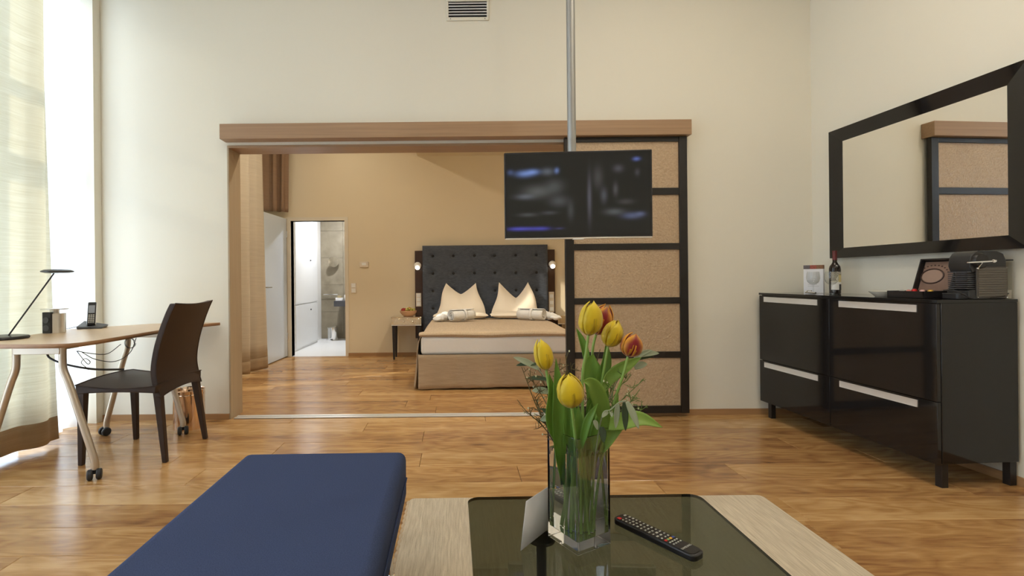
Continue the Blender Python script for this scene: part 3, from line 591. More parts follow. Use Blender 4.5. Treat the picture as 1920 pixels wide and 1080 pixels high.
# mirror on the right wall (local y along wall, x into wall)
mr = thing('wall_mirror', 'large wall mirror in a wide glossy black frame', 'mirror', (xr(2.45)-0.014, 2.45, 1.210), PHI-0.010)
ML, MH, FW_ = 1.235, 0.935, 0.10
def frame_piece(quad):
    """quad of (y, z, depth) outer pair then inner pair: a bevelled moulding"""
    (a, b, c, d) = quad; vs = []
    for (y_, z, dp) in (a, b, c, d): vs.append((-dp, y_, z))
    for (y_, z, dp) in (a, b, c, d): vs.append((-0.001, y_, z))
    return MB().add(vs, [(0, 1, 2, 3), (7, 6, 5, 4), (0, 4, 5, 1), (1, 5, 6, 2), (2, 6, 7, 3), (3, 7, 4, 0)])
o1, o2 = 0.040, 0.022
for q in (((0, 0, o1), (ML, 0, o1), (ML-FW_, FW_*0.72, o2), (FW_, FW_*0.72, o2)), ((ML, MH, o1), (0, MH, o1), (FW_, MH-FW_*0.92, o2), (ML-FW_, MH-FW_*0.92, o2)),
          ((0, MH, o1), (0, 0, o1), (FW_, FW_*0.72, o2), (FW_, MH-FW_*0.92, o2)), ((ML, 0, o1), (ML, MH, o1), (ML-FW_, MH-FW_*0.92, o2), (ML-FW_, FW_*0.72, o2))):
    frame_piece(q).build('frame_moulding', BLACKGLOSS, mr, smooth=False)
MB().box(-0.020, -0.004, FW_-0.004, ML-FW_+0.004, FW_*0.72-0.004, MH-FW_*0.92+0.004).build('mirror_glass', MIRROR, mr, smooth=False)
so = thing('wall_socket', 'white wall socket low on the right wall near the camera', 'socket', (xr(2.05), 2.05, 0.62), PHI)
MB().box(-0.010, -0.0005, -0.04, 0.04, -0.04, 0.04).build('plate', WHITE, so, bevel=0.002)

# ------------------------------------------------------------------ things on the sideboard
ZT = SBZ+0.0005
bx = thing('leaflet_box', 'white minibar price card with a strip of small pictures on top', 'card', (2.60, 3.63, ZT), -0.95)
MB().box(-0.062, 0.062, -0.012, 0.012, 0.0, 0.176).build('card_body', PAPER, bx, bevel=0.001)
for k, c in enumerate(((0.16, 0.13, 0.13), (0.42, 0.09, 0.05), (0.30, 0.14, 0.06))):
    MB().box(-0.062+k*0.0413, -0.0212+k*0.0413, -0.0125, 0.0125, 0.177, 0.205).build('picture_strip', M('picture_%d' % k, c, 0.5, noise=((90, 90, 90), 0.8, (c[0]*0.4, c[1]*0.4, c[2]*0.4))), bx, smooth=False)
for k in range(4): MB().box(-0.035, 0.035-0.012*(k % 2), -0.0128, -0.0120, 0.05+k*0.012, 0.053+k*0.012).build('printed_line', M('faint_print', (0.55, 0.54, 0.54), 0.7) if k == 0 else MATS['faint_print'], bx, smooth=False)
bo_ = thing('wine_bottle', 'dark red wine bottle with a chequered label', 'bottle', (2.64, 3.48, ZT))
MB().lathe([(0.0, 0.004), (0.030, 0.0), (0.034, 0.004), (0.0345, 0.17), (0.031, 0.192), (0.020, 0.208), (0.0135, 0.222), (0.0128, 0.298), (0.0, 0.299)], 32).build('bottle_glass', M('dark_bottle_glass', (0.010, 0.006, 0.006), 0.05, spec=0.6), bo_)
MB().lathe([(0.0136, 0.236), (0.0140, 0.238), (0.0140, 0.292), (0.0152, 0.293), (0.0152, 0.302), (0.0, 0.303)], 24).build('capsule_foil', M('burgundy_foil', (0.13, 0.025, 0.022), 0.35, 0.2), bo_)
lm_ = bpy.data.materials.new('bottle_label'); lm_.use_nodes = True; t_ = lm_.node_tree
tc_ = nd(t_, 'ShaderNodeAttribute'); tc_.attribute_name = 'Col'; t_.links.new(tc_.outputs['Color'], t_.nodes['Principled BSDF'].inputs['Base Color'])
def label_cols(nu, nv):
    m = MB()
    for j in range(nv):
        for i in range(nu):
            a0, a1 = -2.6+1.9*2*i/nu*0.8-0.3, -2.6+1.9*2*(i+1)/nu*0.8-0.3; z0, z1 = 0.028+0.125*j/nv, 0.028+0.125*(j+1)/nv
            r = 0.0349; vs = [(r*math.cos(a), r*math.sin(a), z) for a, z in ((a0, z0), (a1, z0), (a1, z1), (a0, z1))]
            h = j/nv; dark = (i+j) % 2 == 0 and (h > 0.80 or (h > 0.45 and i < nu*0.38-(0.8-h)*10))
            if dark: c = (0.02, 0.015, 0.015)
            elif h < 0.26 and i > nu*0.45: c = (0.02, 0.018, 0.018)
            elif h < 0.38: c = (0.75, 0.73, 0.68)
            elif i > nu*0.4 and h < 0.85: c = (0.62, 0.52, 0.24)
            else: c = (0.80, 0.76, 0.62)
            m.add(vs, [(0, 1, 2, 3)], [c]*4)
    return m
label_cols(24, 16).build('label', lm_, bo_, smooth=False, col=True)
def goblet(label, loc, s=1.0):
    g = thing('wine_glass', label, 'glass', loc, group='wine glasses on the sideboard')
    MB().lathe([(r*s, z*s) for r, z in [(0.0, 0.0), (0.032, 0.001), (0.031, 0.003), (0.008, 0.006), (0.0045, 0.012), (0.004, 0.055), (0.007, 0.062), (0.022, 0.070), (0.036, 0.086), (0.041, 0.108), (0.040, 0.130), (0.036, 0.156), (0.0352, 0.156), (0.039, 0.130), (0.0398, 0.108), (0.035, 0.088), (0.021, 0.073), (0.0, 0.066)]], 32).build('goblet', THINGLASS, g)
    return g
goblet('wine glass standing in front of the white price card', (2.53, 3.54, ZT))
goblet('wine glass standing in front of the wine bottle', (2.555, 3.40, ZT))
op = thing('bottle_opener', 'chrome waiter corkscrew lying between the two wine glasses', 'corkscrew', (2.475, 3.49, ZT), 1.45)
MB().tube([(-0.06, 0, 0.008), (0.06, 0, 0.010)], 0.006, 8).build('handle', CHROME, op)
MB().tube([(0.055, 0, 0.012), (0.02, 0.006, 0.024), (-0.03, 0.01, 0.022)], 0.0035, 6).build('lever', CHROME, op)
MB().tube([(0.01*0+0.045-0.003*k, -0.012+0.004*math.cos(k*1.1), 0.010+0.004*math.sin(k*1.1)) for k in range(20)], 0.0015, 5).build('worm', CHROME, op)
pt = thing('glass_dish', 'small clear glass dish beside the black capsule box', 'dish', (2.52, 2.955, ZT))
MB().lathe([(0.0, 0.002), (0.03, 0.0), (0.034, 0.003), (0.060, 0.026), (0.063, 0.032), (0.060, 0.033), (0.032, 0.008), (0.0, 0.007)], 32).build('dish', M('pressed_glass', (0.80, 0.76, 0.66), 0.1, trans=0.25), pt)
MB().ball((0.0, -0.005, 0.022), 0.028, 0.022, 0.010).build('wrapped_sweet', M('sweet_wrapper', (0.62, 0.56, 0.40), 0.35, bump=((120, 120, 120), 0.5)), pt)
# capsule box
cb = thing('capsule_box', 'black open box with round emblem inside its raised lid', 'box', (2.485, 2.655, ZT), PHI+0.02)
MB().box(0.0, 0.20, 0.0, 0.205, 0.0, 0.004).box(0.0, 0.006, 0.0, 0.205, 0.0, 0.038).box(0.194, 0.20, 0.0, 0.205, 0.0, 0.038).box(0.0, 0.20, 0.0, 0.006, 0.0, 0.038).box(0.0, 0.20, 0.199, 0.205, 0.0, 0.038).build('tray', BLACKSAT, cb)
MB().box(0.006, 0.194, 0.006, 0.199, 0.004, 0.018).build('insert', BLACKMATT, cb, smooth=False)
lidR = Euler((0, 0.30, 0)).to_matrix()
def lid(mb): mb.v = [tuple(lidR @ Vector(v) + Vector((0.175, 0, 0.036))) for v in mb.v]; return mb
ld = lid(MB().box(0.006, 0.012, 0.0, 0.205, 0.0, 0.185).box(-0.02, 0.012, 0.0, 0.008, 0.0, 0.185).box(-0.02, 0.012, 0.197, 0.205, 0.0, 0.185).box(-0.02, 0.012, 0.0, 0.205, 0.177, 0.185)).build('lid', BLACKSAT, cb, smooth=False)
lid(MB().box(0.0045, 0.006, 0.012, 0.193, 0.004, 0.173)).build('lid_picture', M('lid_print', (0.20, 0.12, 0.09), 0.4, noise=((14, 14, 14), 0.7, (0.28, 0.19, 0.14))), ld, smooth=False)
EMB = M('emblem_ink', (0.045, 0.022, 0.018), 0.5)
def ell(cy_, cz_, ry, rz, n=40): return [(0.0032, cy_+ry*math.cos(2*PI*k/n), cz_+rz*math.sin(2*PI*k/n)) for k in range(n+1)]
lid(MB().tube(ell(0.135, 0.088, 0.062, 0.043), 0.0032, 6)).build('emblem_ring', EMB, ld)
lid(MB().prism([(0.135+0.055*math.cos(2*PI*k/32), 0.088+0.037*math.sin(2*PI*k/32)) for k in range(32)], 0.0030, 0.0042, 'x')).build('emblem_field', M('emblem_field', (0.34, 0.23, 0.18), 0.45), ld, smooth=False)
for k in range(11):
    a = PI*(0.12+0.76*k/10); lid(MB().box(0.0030, 0.0045, 0.135+0.085*math.cos(a)-0.004, 0.135+0.085*math.cos(a)+0.004, 0.088+0.064*math.sin(a)-0.003, 0.088+0.064*math.sin(a)+0.003)).build('emblem_mark', EMB, ld, smooth=False)
def capsule(label, loc, col, met=0.5):
    c = thing('coffee_capsule', label, 'capsule', loc, group='coffee capsules in the black box')
    MB().lathe([(0.0, 0.0), (0.018, 0.0), (0.018, 0.0015), (0.0145, 0.002), (0.0135, 0.016), (0.011, 0.024), (0.006, 0.027), (0.0, 0.0275)], 24).build('cup', M('foil', col, 0.3, met), c)
    MB().lathe([(0.0182, 0.0), (0.0188, 0.0008), (0.0182, 0.0016)], 24).build('rim', ALULIGHT, c)
zc = ZT+0.0185
capsule('bright red coffee capsule standing out at the box middle', (2.535, 2.760, zc+0.004), (0.50, 0.02, 0.02))
capsule('pale pink coffee capsule next to the red one', (2.545, 2.723, zc), (0.75, 0.45, 0.42))
capsule('gold coffee capsule nearest the coffee machine', (2.555, 2.687, zc), (0.75, 0.45, 0.08))
capsule('light salmon capsule at the far end of the box', (2.545, 2.805, zc-0.002), (0.70, 0.25, 0.22))
capsule('silver grey capsule in the far corner of the box', (2.535, 2.838, zc-0.002), (0.45, 0.45, 0.45))
# coffee machine: front faces the room (-X), near side carries the ribbed panel
cm = thing('coffee_machine', 'compact dark capsule coffee machine with ribbed steel side panel', 'coffee machine', (2.60, 2.528, ZT), 0.02)
body = [(0.0, 0.0), (0.195, 0.0), (0.198, 0.12), (0.196, 0.20), (0.182, 0.232), (0.15, 0.245), (0.055, 0.248), (0.028, 0.238), (0.012, 0.215), (0.006, 0.17), (0.020, 0.135), (0.045, 0.145), (0.045, 0.050), (0.0, 0.045)]
MB().prism(body, 0.0, 0.112, 'y').build('housing', M('graphite_plastic', (0.030, 0.031, 0.033), 0.35), cm, bevel=0.004)
MB().prism(rrect(0.036, 0.196, 0.004, 0.165, 0.004), -0.005, 0.0005, 'y').build('side_panel', M('panel_base', (0.10, 0.09, 0.078), 0.35, 0.4), cm, bevel=0.001)
SIDEP = M('taupe_ribbed_panel', (0.14, 0.125, 0.105), 0.4, 0.2)
for k in range(12): MB().box(0.044, 0.190, -0.0075, -0.004, 0.016+0.012*k, 0.0255+0.012*k).build('panel_rib', SIDEP, cm, bevel=0.001)
for a in (0.041, 0.192):
    for b in (0.009, 0.160): MB().lathe([(0.003, 0), (0.003, 0.002), (0, 0.0025)], 8, (a, -0.005, b), Matrix.Rotation(PI/2, 3, 'X')).build('panel_screw', CHROME, cm)
for k in range(9): MB().box(-0.002, 0.047, 0.006, 0.104, 0.052+0.0105*k, 0.058+0.0105*k).build('front_rib', DARKGREY, cm, smooth=False)
MB().lathe([(0.040, 0.0), (0.040, 0.012), (0.034, 0.020), (0.0, 0.020)], 28, (0.050, 0.0, 0.196), Matrix.Rotation(PI/2, 3, 'X')).build('brew_head', BLACKSAT, cm)
MB().tube([(-0.034, -0.026, 0.187), (0.02, -0.027, 0.189), (0.085, -0.026, 0.192), (0.100, -0.024, 0.1935)], [0.0035, 0.0045, 0.0045, 0.0045], 8).ball((0.107, -0.023, 0.194), 0.013, 0.006, 0.009).build('lever', CHROME, cm)
MB().tube([(0.022, -0.024, 0.158), (0.045, -0.024, 0.186)], 0.0022, 6).ball((0.021, -0.024, 0.157), 0.005).build('lever_link', CHROME, cm)
MB().prism(rrect(-0.045, 0.03, 0.006, 0.106, 0.02), 0.0, 0.030).build('drip_tray', BLACKMATT, cm, bevel=0.003)
MB().prism([(0.197, 0.0), (0.240, 0.0), (0.240, 0.195), (0.197, 0.195)], 0.012, 0.100, 'y').build('water_tank', THINGLASS, cm, smooth=False)
MB().prism([(0.197, 0.0), (0.240, 0.0), (0.240, 0.045), (0.197, 0.045)], 0.014, 0.098, 'y').build('tank_foot', M('tank_foot', (0.45, 0.43, 0.38), 0.3), cm, bevel=0.002)
MB().box(0.196, 0.243, 0.008, 0.104, 0.195, 0.202).build('tank_lid', BLACKSAT, cm, bevel=0.001)
cable('black mains lead looping behind the coffee machine', [(2.70, 2.517, ZT+.006), (2.755, 2.519, ZT+.008), (2.80, 2.535, ZT+.022), (2.835, 2.56, ZT+.030), (2.846, 2.60, ZT+.028), (2.842, 2.66, ZT+.012)], 0.0035)
cable('black lead lying along the sideboard front by the capsule box', [(2.50, 2.56, ZT+.045), (2.53, 2.545, ZT+.048), (2.555, 2.52, ZT+.03), (2.60, 2.512, ZT+.006), (2.68, 2.512, ZT+.005)], 0.0035)

# ------------------------------------------------------------------ rug, ottoman, coffee table
rg = thing('rug', 'woven beige sisal rug under the coffee table', 'rug', (0, 0, 0))
MB().prism(rrect(-0.250, 1.475, 0.15, 2.435, 0.03), 0.0005, 0.012).build('weave', RUG, rg, bevel=0.004)
sc_ = MB()
for k in range(48): sc_.ball((-0.252, 0.30+k*0.0445, 0.007), 0.010, 0.024, 0.0065, 8, 6)
sc_.build('edge_stitching', RUGEDGE, rg)
ot = thing('ottoman', 'navy blue upholstered bench ottoman on chrome legs', 'ottoman', (-0.505, 1.22, 0), 0.012)
def ott(u, v, w): return 0
om = MB(); om.box(-0.315, 0.305, -0.70, 0.70, 0.24, 0.423)
oo = om.build('cushion', NAVY, ot, bevel=0.030, seg=5)
om.v = om.v
MB().tube([(0.309, -0.65, 0.335), (0.309, 0.65, 0.335)], 0.003, 6).build('side_seam', NAVY, ot)
MB().box(-0.27, 0.26, -0.66, 0.66, 0.205, 0.245).build('base_frame', BLACKMATT, ot, bevel=0.006)
for x in (-0.24, 0.245):
    for y_ in (-0.6, 0.56):
        z0 = 0.0125 if x > 0 else 0.0
        MB().tube([(x, y_, 0.21), (x+0.012*(1 if x > 0 else -1), y_, z0+0.012)], 0.011, 12).lathe([(0.016, z0), (0.016, z0+0.012), (0.010, z0+0.014)], 14, (x+0.012*(1 if x > 0 else -1), y_, 0)).build('leg', CHROME, ot)
TZ = 0.410
ct = thing('coffee_table', 'smoked glass coffee table standing on the rug', 'table', (0.385, 1.06, 0), 0.012)
TX, TY0, TY1 = 0.358, -0.52, 0.478
MB().prism(rrect(-TX, TX, TY0, TY1, 0.035), TZ-0.010, TZ).build('glass_top', SMOKED, ct, smooth=False)
pp_ = rrect(-TX-0.0008, TX+0.0008, TY0-0.0008, TY1+0.0008, 0.0355); n = len(pp_)
MB().add([(a, b, z) for z in (TZ-0.0095, TZ-0.0008) for a, b in pp_], [(i, (i+1) % n, n+(i+1) % n, n+i) for i in range(n)]).build('polished_edge', SMOKEDEDGE, ct)
for x, y_ in ((-0.17, 0.255), (-0.2, -0.34), (0.2, -0.34)):
    MB().lathe([(0.030, 0.0125), (0.030, 0.018), (0.013, 0.022), (0.013, TZ-0.024), (0.036, TZ-0.018), (0.036, TZ-0.0105)], 24, (x, y_, 0)).build('leg', BLACKSAT, ct)
tag(MB().tube([(0, 0, 0), (0, 0, 0.001)], 0.001, 4).build('dust_speck', PAPER), 'speck', 'speck') if False else None

# remote
rm = thing('remote_control', 'long black television remote with rows of pale keys', 'remote', (0.500, 1.275, TZ+0.0005), 0)
dv = Vector((0.427, 1.389)) - Vector((0.563, 1.188)); rm.rotation_euler = (0, 0, math.atan2(dv.y, dv.x)-PI/2)
RL, RW = 0.118, 0.0235
MB().prism(rrect(-RW, RW, -RL, RL, 0.014), 0.0, 0.017).build('case', BLACKSAT, rm, bevel=0.004, seg=3)
MB().prism(rrect(-RW+0.003, RW-0.003, -RL+0.006, RL-0.006, 0.012), 0.0165, 0.0180).build('face', M('remote_face', (0.010, 0.010, 0.011), 0.35), rm, smooth=False)
km = {}
def key(x, y_, w, h, mat):
    MB().box(x-w, x+w, y_-h, y_+h, 0.0178, 0.0192).build('key', mat, rm, smooth=False)
key(-0.0145, 0.101, 0.005, 0.005, REDKEY); key(0.012, 0.103, 0.004, 0.0025, GREYKEY)
rk = random.Random(4)
for i, yy in enumerate([0.090, 0.079, 0.068, 0.057, 0.045, 0.033, 0.021, 0.009, -0.003, -0.015, -0.027]):
    for xx in (-0.0135, 0, 0.0135):
        key(xx+rk.uniform(-.001, .001), yy, rk.uniform(0.0018, 0.0036), rk.uniform(0.0014, 0.0024), GREYKEY)
for xx, mt in ((-0.0150, REDKEY), (-0.005, GREENKEY), (0.005, ORANGEKEY), (0.015, BLUEKEY)): key(xx, -0.039, 0.0036, 0.003, mt)
for yy in (-0.050, -0.060):
    for xx in (-0.014, -0.0047, 0.0047, 0.014): key(xx, yy, 0.0022, 0.0017, GREYKEY)
def text_mesh(s, size, mat, parent, name, loc, rot, ext=0.0002):
    cu = bpy.data.curves.new(name, 'FONT'); cu.body = s; cu.size = size; cu.align_x = 'CENTER'; cu.align_y = 'CENTER'; cu.extrude = ext
    to = bpy.data.objects.new(name, cu); C.objects.link(to); bpy.context.view_layer.update()
    me = bpy.data.meshes.new_from_object(to.evaluated_get(bpy.context.evaluated_depsgraph_get())); me.materials.append(mat)
    bpy.data.objects.remove(to); o = bpy.data.objects.new(name, me); C.objects.link(o); o.parent = parent; o.location = loc; o.rotation_euler = rot
    return o
text_mesh('SAMSUNG', 0.0085, GREYKEY, rm, 'maker_lettering', (0, -0.084, 0.0183), (0, 0, 0))

# folded card behind the vase
cd = thing('folded_card', 'folded white greeting card standing half behind the vase', 'card', (0.147, 1.228, TZ+0.0005))
v0, v1, v2 = Vector((0, 0, 0)), Vector((0.142, 0.172, 0)), Vector((0.255, 0.168, 0)); up = Vector((0.016, 0.01, 0.118))
MB().add([v0, v1, v1+up, v0+up], [(0, 1, 2, 3)]).build('front_leaf', PAPER, cd, solid=0.0008)
up2 = Vector((0.0, -0.004, 0.15))
def cardcol(u, v):
    return (0.70, 0.70, 0.72) if v < 0.50 else ((0.10, 0.16, 0.34) if random.Random(int(u*50)*91+int(v*50)).random() > 0.12 else (0.5, 0.6, 0.75))
MB().grid(lambda u, v: v1+Vector((0.004, 0.004, 0))+(v2-v1)*u+up2*v, 24, 30, cardcol).build('picture_leaf', M('card_print', (1, 1, 1), 0.5, attr=True), cd, col=True, solid=0.0008)
# ------------------------------------------------------------------ vase and flowers
VX, VY = 0.303, 1.277
vs_ = thing('glass_vase', 'square clear glass vase of water on the coffee table', 'vase', (VX, VY, TZ+0.0006), math.radians(-105)+PI/4 - 0.0)
hs_, wl, vh = 0.0555, 0.0045, 0.282
m = MB(); q = [(-1, -1), (1, -1), (1, 1), (-1, 1)]
V_ = [(a*hs_, b*hs_, 0) for a, b in q] + [(a*hs_, b*hs_, vh) for a, b in q] + [(a*(hs_-wl), b*(hs_-wl), vh) for a, b in q] + [(a*(hs_-wl), b*(hs_-wl), 0.030) for a, b in q]
Fc = [(3, 2, 1, 0)] + [(i, (i+1) % 4, 4+(i+1) % 4, 4+i) for i in range(4)] + [(4+i, 4+(i+1) % 4, 8+(i+1) % 4, 8+i) for i in range(4)] + [(8+i, 8+(i+1) % 4, 12+(i+1) % 4, 12+i) for i in range(4)] + [(12, 13, 14, 15)]
m.add(V_, Fc).build('vase_glass', GLASS, vs_, smooth=False, bevel=0.0015)
hw_ = hs_-wl-0.0004
MB().box(-hw_, hw_, -hw_, hw_, 0.0305, 0.235).build('water', WATER, vs_, smooth=False)

def interp(v, pts):
    for (a, x), (b, y) in zip(pts, pts[1:]):
        if v <= b: t = (v-a)/(b-a); return x+(y-x)*t
    return pts[-1][1]
def petal_mesh(axis, base, phi, L, R, openness, inner, colfn, seed):
    axis = axis.normalized(); ref = Vector((0, -1, 0)); e1 = (ref-axis*ref.dot(axis)).normalized(); e2 = axis.cross(e1)
    rr = random.Random(seed); ph = rr.uniform(-0.1, 0.1); Lk = L*rr.uniform(0.94, 1.03)
    def fn(u, v):
        t = (u-0.5)*2
        rad = R*interp(v, ((0, .16), (.07, .50), (.18, .82), (.35, 1.0), (.58, .99), (.76, .84), (.90, .54), (1, .22)))*(0.93 if inner else 1.0)   # belly radius + openness*R*max(0, v-0.45)**1.5*2.2
        wid = interp(v, ((0, .75), (.2, 1.0), (.6, 1.02), (.78, .95), (.88, .76), (.95, .48), (1, .10)))
        ang = phi+ph + t*wid
        rad *= 1 + 0.05*(t*t) - 0.05*math.cos(t*PI)*0.5
        return base + axis*(Lk*(v - 0.05*t*t*v)) + (e1*math.cos(ang) + e2*math.sin(ang))*rad
    return MB().grid(fn, 8, 14, colfn)
def yellow(u, v):
    k = 0.85+0.15*math.cos((u-0.5)*PI*1.4); g = 0.60+0.08*v
    return (0.88*k, g*k, 0.012+0.015*v)
def redyel(u, v):
    t = abs(u-0.5)*2; w = max(0, min(1, 1.55-1.35*t-0.8*max(0, v-0.5)*2)); w = w*w*(3-2*w)
    a = (0.80, 0.36, 0.015); b = (0.28, 0.012, 0.018)
    return tuple(a[k]*(1-w)+b[k]*w for k in range(3))
def leaf_blade(mb, spine, width, face, fold=0.35, tipk=0.9):
    P = bez(spine, 8); n = len(P)-1; face = Vector(face).normalized()
    def fn(u, v):
        i = round(v*n); p = P[i]; t = (P[min(i+1, n)]-P[max(i-1, 0)]).normalized(); side = t.cross(face).normalized(); nn = side.cross(t)
        w = width*(math.sin(PI*min(1, (v*0.9+0.1)))**tipk if v < 0.999 else 0.02); s = (u-0.5)*2
        return p + side*(s*w) + nn*(fold*w*s*s)
    return mb.grid(fn, 6, n)
def tulip(label, stem_pts, L, R, tilt, openness, colfn, seed, leaves=()):
    ph0 = {1: -0.8, 2: -1.3, 3: -0.75, 4: -1.05, 5: -0.7, 6: -0.95}[seed]
    P = bez(stem_pts, 8); b0 = P[0]
    t = thing('tulip', label, 'tulip', b0, group='tulips in the glass vase'); Q = [p-b0 for p in P]
    MB().tube(Q, [0.0042-0.0008*i/len(Q) for i in range(len(Q))], 8).build('stem', STEM, t)
    ax = (Q[-1]-Q[-2]).normalized(); ax = (ax + Vector(tilt)).normalized()
    for k in range(6):
        petal_mesh(ax, Q[-1]-ax*0.002, k*PI/3+ph0, L*(1 if k % 2 else 0.95), R, openness, k % 2 == 0, colfn, seed*7+k).build('petal', PETAL, t, col=True, solid=0.0012)
    for spine, w, face, mt in leaves:
        leaf_blade(MB(), [Vector(p)-b0 for p in spine], w, face).build('leaf', mt, t, solid=0.001)
    return t
VZ = TZ+0.033
FRONT = (0.1, -1, 0.25)
tulip('tall yellow tulip at the top of the bouquet', [(0.300, 1.275, VZ), (0.318, 1.277, 0.60), (0.315, 1.275, 0.812), (0.326, 1.275, 0.894), (0.332, 1.275, 0.939)], 0.088, 0.0285, (0.0, 0, 0), 0.0, yellow, 1,
      [([(0.305, 1.28, 0.56), (0.357, 1.300, 0.750), (0.347, 1.310, 0.846), (0.357, 1.320, 0.881)], 0.030, FRONT, GREEN), ([(0.341, 1.310, 0.832), (0.334, 1.330, 0.900), (0.317, 1.340, 0.949)], 0.010, FRONT, GREEN)])
tulip('dark red tulip half hidden behind the tallest yellow one', [(0.310, 1.300, VZ), (0.325, 1.31, 0.62), (0.352, 1.330, 0.828), (0.360, 1.335, 0.899), (0.369, 1.335, 0.934)], 0.086, 0.028, (0.12, 0, 0), 0.0, redyel, 2)
tulip('yellow tulip leaning right beside the tallest one', [(0.318, 1.270, VZ), (0.335, 1.28, 0.62), (0.367, 1.300, 0.778), (0.379, 1.300, 0.848), (0.390, 1.300, 0.906)], 0.074, 0.0255, (0.16, 0, 0), 0.0, yellow, 3,
      [([(0.350, 1.290, 0.711), (0.363, 1.300, 0.792), (0.387, 1.310, 0.860), (0.390, 1.315, 0.916)], 0.016, FRONT, GREEN)])
tulip('red and yellow flamed tulip at the right of the bouquet', [(0.325, 1.265, VZ), (0.350, 1.27, 0.60), (0.396, 1.280, 0.755), (0.418, 1.270, 0.832), (0.432, 1.270, 0.884)], 0.064, 0.0265, (0.05, 0, 0), 0.0, redyel, 4,
      [([(0.369, 1.290, 0.787), (0.396, 1.300, 0.825), (0.438, 1.300, 0.854), (0.477, 1.300, 0.875)], 0.017, (0.3, -1, 0.4), GREENL), ([(0.359, 1.260, 0.706), (0.400, 1.250, 0.719), (0.454, 1.250, 0.727), (0.510, 1.250, 0.706)], 0.022, (0, -0.8, 0.6), GREENL)])
tulip('yellow tulip leaning out at the left of the bouquet', [(0.285, 1.275, VZ), (0.270, 1.27, 0.60), (0.247, 1.260, 0.680), (0.228, 1.250, 0.791), (0.218, 1.250, 0.856)], 0.078, 0.0225, (-0.05, 0, 0), 0.0, yellow, 5,
      [([(0.262, 1.262, 0.56), (0.249, 1.250, 0.683), (0.247, 1.245, 0.792), (0.243, 1.250, 0.882)], 0.019, (0.2, -1, 0), GREEN), ([(0.252, 1.255, 0.655), (0.223, 1.240, 0.727), (0.229, 1.245, 0.799), (0.226, 1.250, 0.845)], 0.013, (0.5, -1, 0), GREEN)])
tulip('wide open yellow tulip low at the front of the bouquet', [(0.292, 1.262, VZ), (0.292, 1.25, 0.62), (0.283, 1.215, 0.681), (0.274, 1.200, 0.738), (0.269, 1.195, 0.775)], 0.086, 0.0305, (0.0, 0, 0), 0.50, yellow, 6,
      [([(0.362, 1.235, 0.707), (0.350, 1.225, 0.769), (0.328, 1.220, 0.821), (0.301, 1.215, 0.832)], 0.020, (-0.3, -1, 0.3), GREENL), ([(0.288, 1.220, 0.660), (0.289, 1.210, 0.722), (0.290, 1.215, 0.773)], 0.012, FRONT, GREEN), ([(0.296, 1.215, 0.668), (0.309, 1.200, 0.737), (0.334, 1.200, 0.781)], 0.010, (-0.4, -1, 0.2), GREEN)])
# olive sprigs
def oval(mb, a, b, w, face): return leaf_blade(mb, [a, Vector(a).lerp(Vector(b), 0.5)+Vector((0, 0, 0.003)), b], w, face, 0.25, 0.7)
def sprig(label, stem, leaves, name='olive_sprig'):
    P = bez(stem, 6); b0 = P[0]; t = thing(name, label, 'sprig', b0); MB().tube([p-b0 for p in P], 0.0016, 5).build('stem', TWIG if name == 'wiry_sprig' else OLIVE, t)
    for a, b, w, mt in leaves: oval(MB(), Vector(a)-b0, Vector(b)-b0, w, (0.15, -1, 0.35)).build('leaf', mt, t, solid=0.0006)
    return t
sprig('olive sprig with pale leaves hanging over the right of the vase', [(0.330, 1.25, 0.58), (0.345, 1.210, 0.741), (0.365, 1.200, 0.765), (0.383, 1.195, 0.783), (0.399, 1.190, 0.789)],
      [((0.380, 1.195, 0.781), (0.373, 1.190, 0.722), 0.0075, OLIVE), ((0.394, 1.190, 0.786), (0.395, 1.185, 0.718), 0.0085, OLIVED), ((0.400, 1.190, 0.787), (0.425, 1.180, 0.724), 0.0090, OLIVE),
       ((0.358, 1.200, 0.760), (0.340, 1.190, 0.749), 0.006, OLIVE), ((0.365, 1.200, 0.760), (0.364, 1.190, 0.750), 0.005, OLIVE), ((0.324, 1.200, 0.740), (0.331, 1.195, 0.718), 0.006, OLIVE), ((0.345, 1.210, 0.721), (0.347, 1.200, 0.685), 0.009, OLIVED)])
sprig('olive sprig with pale leaves reaching out to the upper right', [(0.335, 1.29, 0.60), (0.406, 1.310, 0.789), (0.445, 1.320, 0.844), (0.469, 1.320, 0.875)],
      [((0.469, 1.320, 0.869), (0.512, 1.320, 0.891), 0.006, OLIVE), ((0.473, 1.320, 0.876), (0.532, 1.320, 0.882), 0.008, OLIVE), ((0.466, 1.320, 0.843), (0.500, 1.320, 0.854), 0.009, OLIVE), ((0.463, 1.320, 0.865), (0.517, 1.320, 0.874), 0.006, OLIVED)])
sprig('olive sprig with long pale leaf reaching out to the far left', [(0.272, 1.28, 0.60), (0.248, 1.300, 0.751), (0.226, 1.310, 0.817), (0.206, 1.310, 0.848)],
      [((0.209, 1.310, 0.845), (0.142, 1.310, 0.877), 0.0085, OLIVE), ((0.202, 1.310, 0.858), (0.150, 1.315, 0.854), 0.006, OLIVED), ((0.235, 1.300, 0.786), (0.189, 1.300, 0.790), 0.009, OLIVE), ((0.243, 1.290, 0.719), (0.212, 1.290, 0.746), 0.007, OLIVED), ((0.247, 1.280, 0.726), (0.207, 1.280, 0.718), 0.010, OLIVE), ((0.232, 1.300, 0.819), (0.175, 1.310, 0.820), 0.006, OLIVED)])
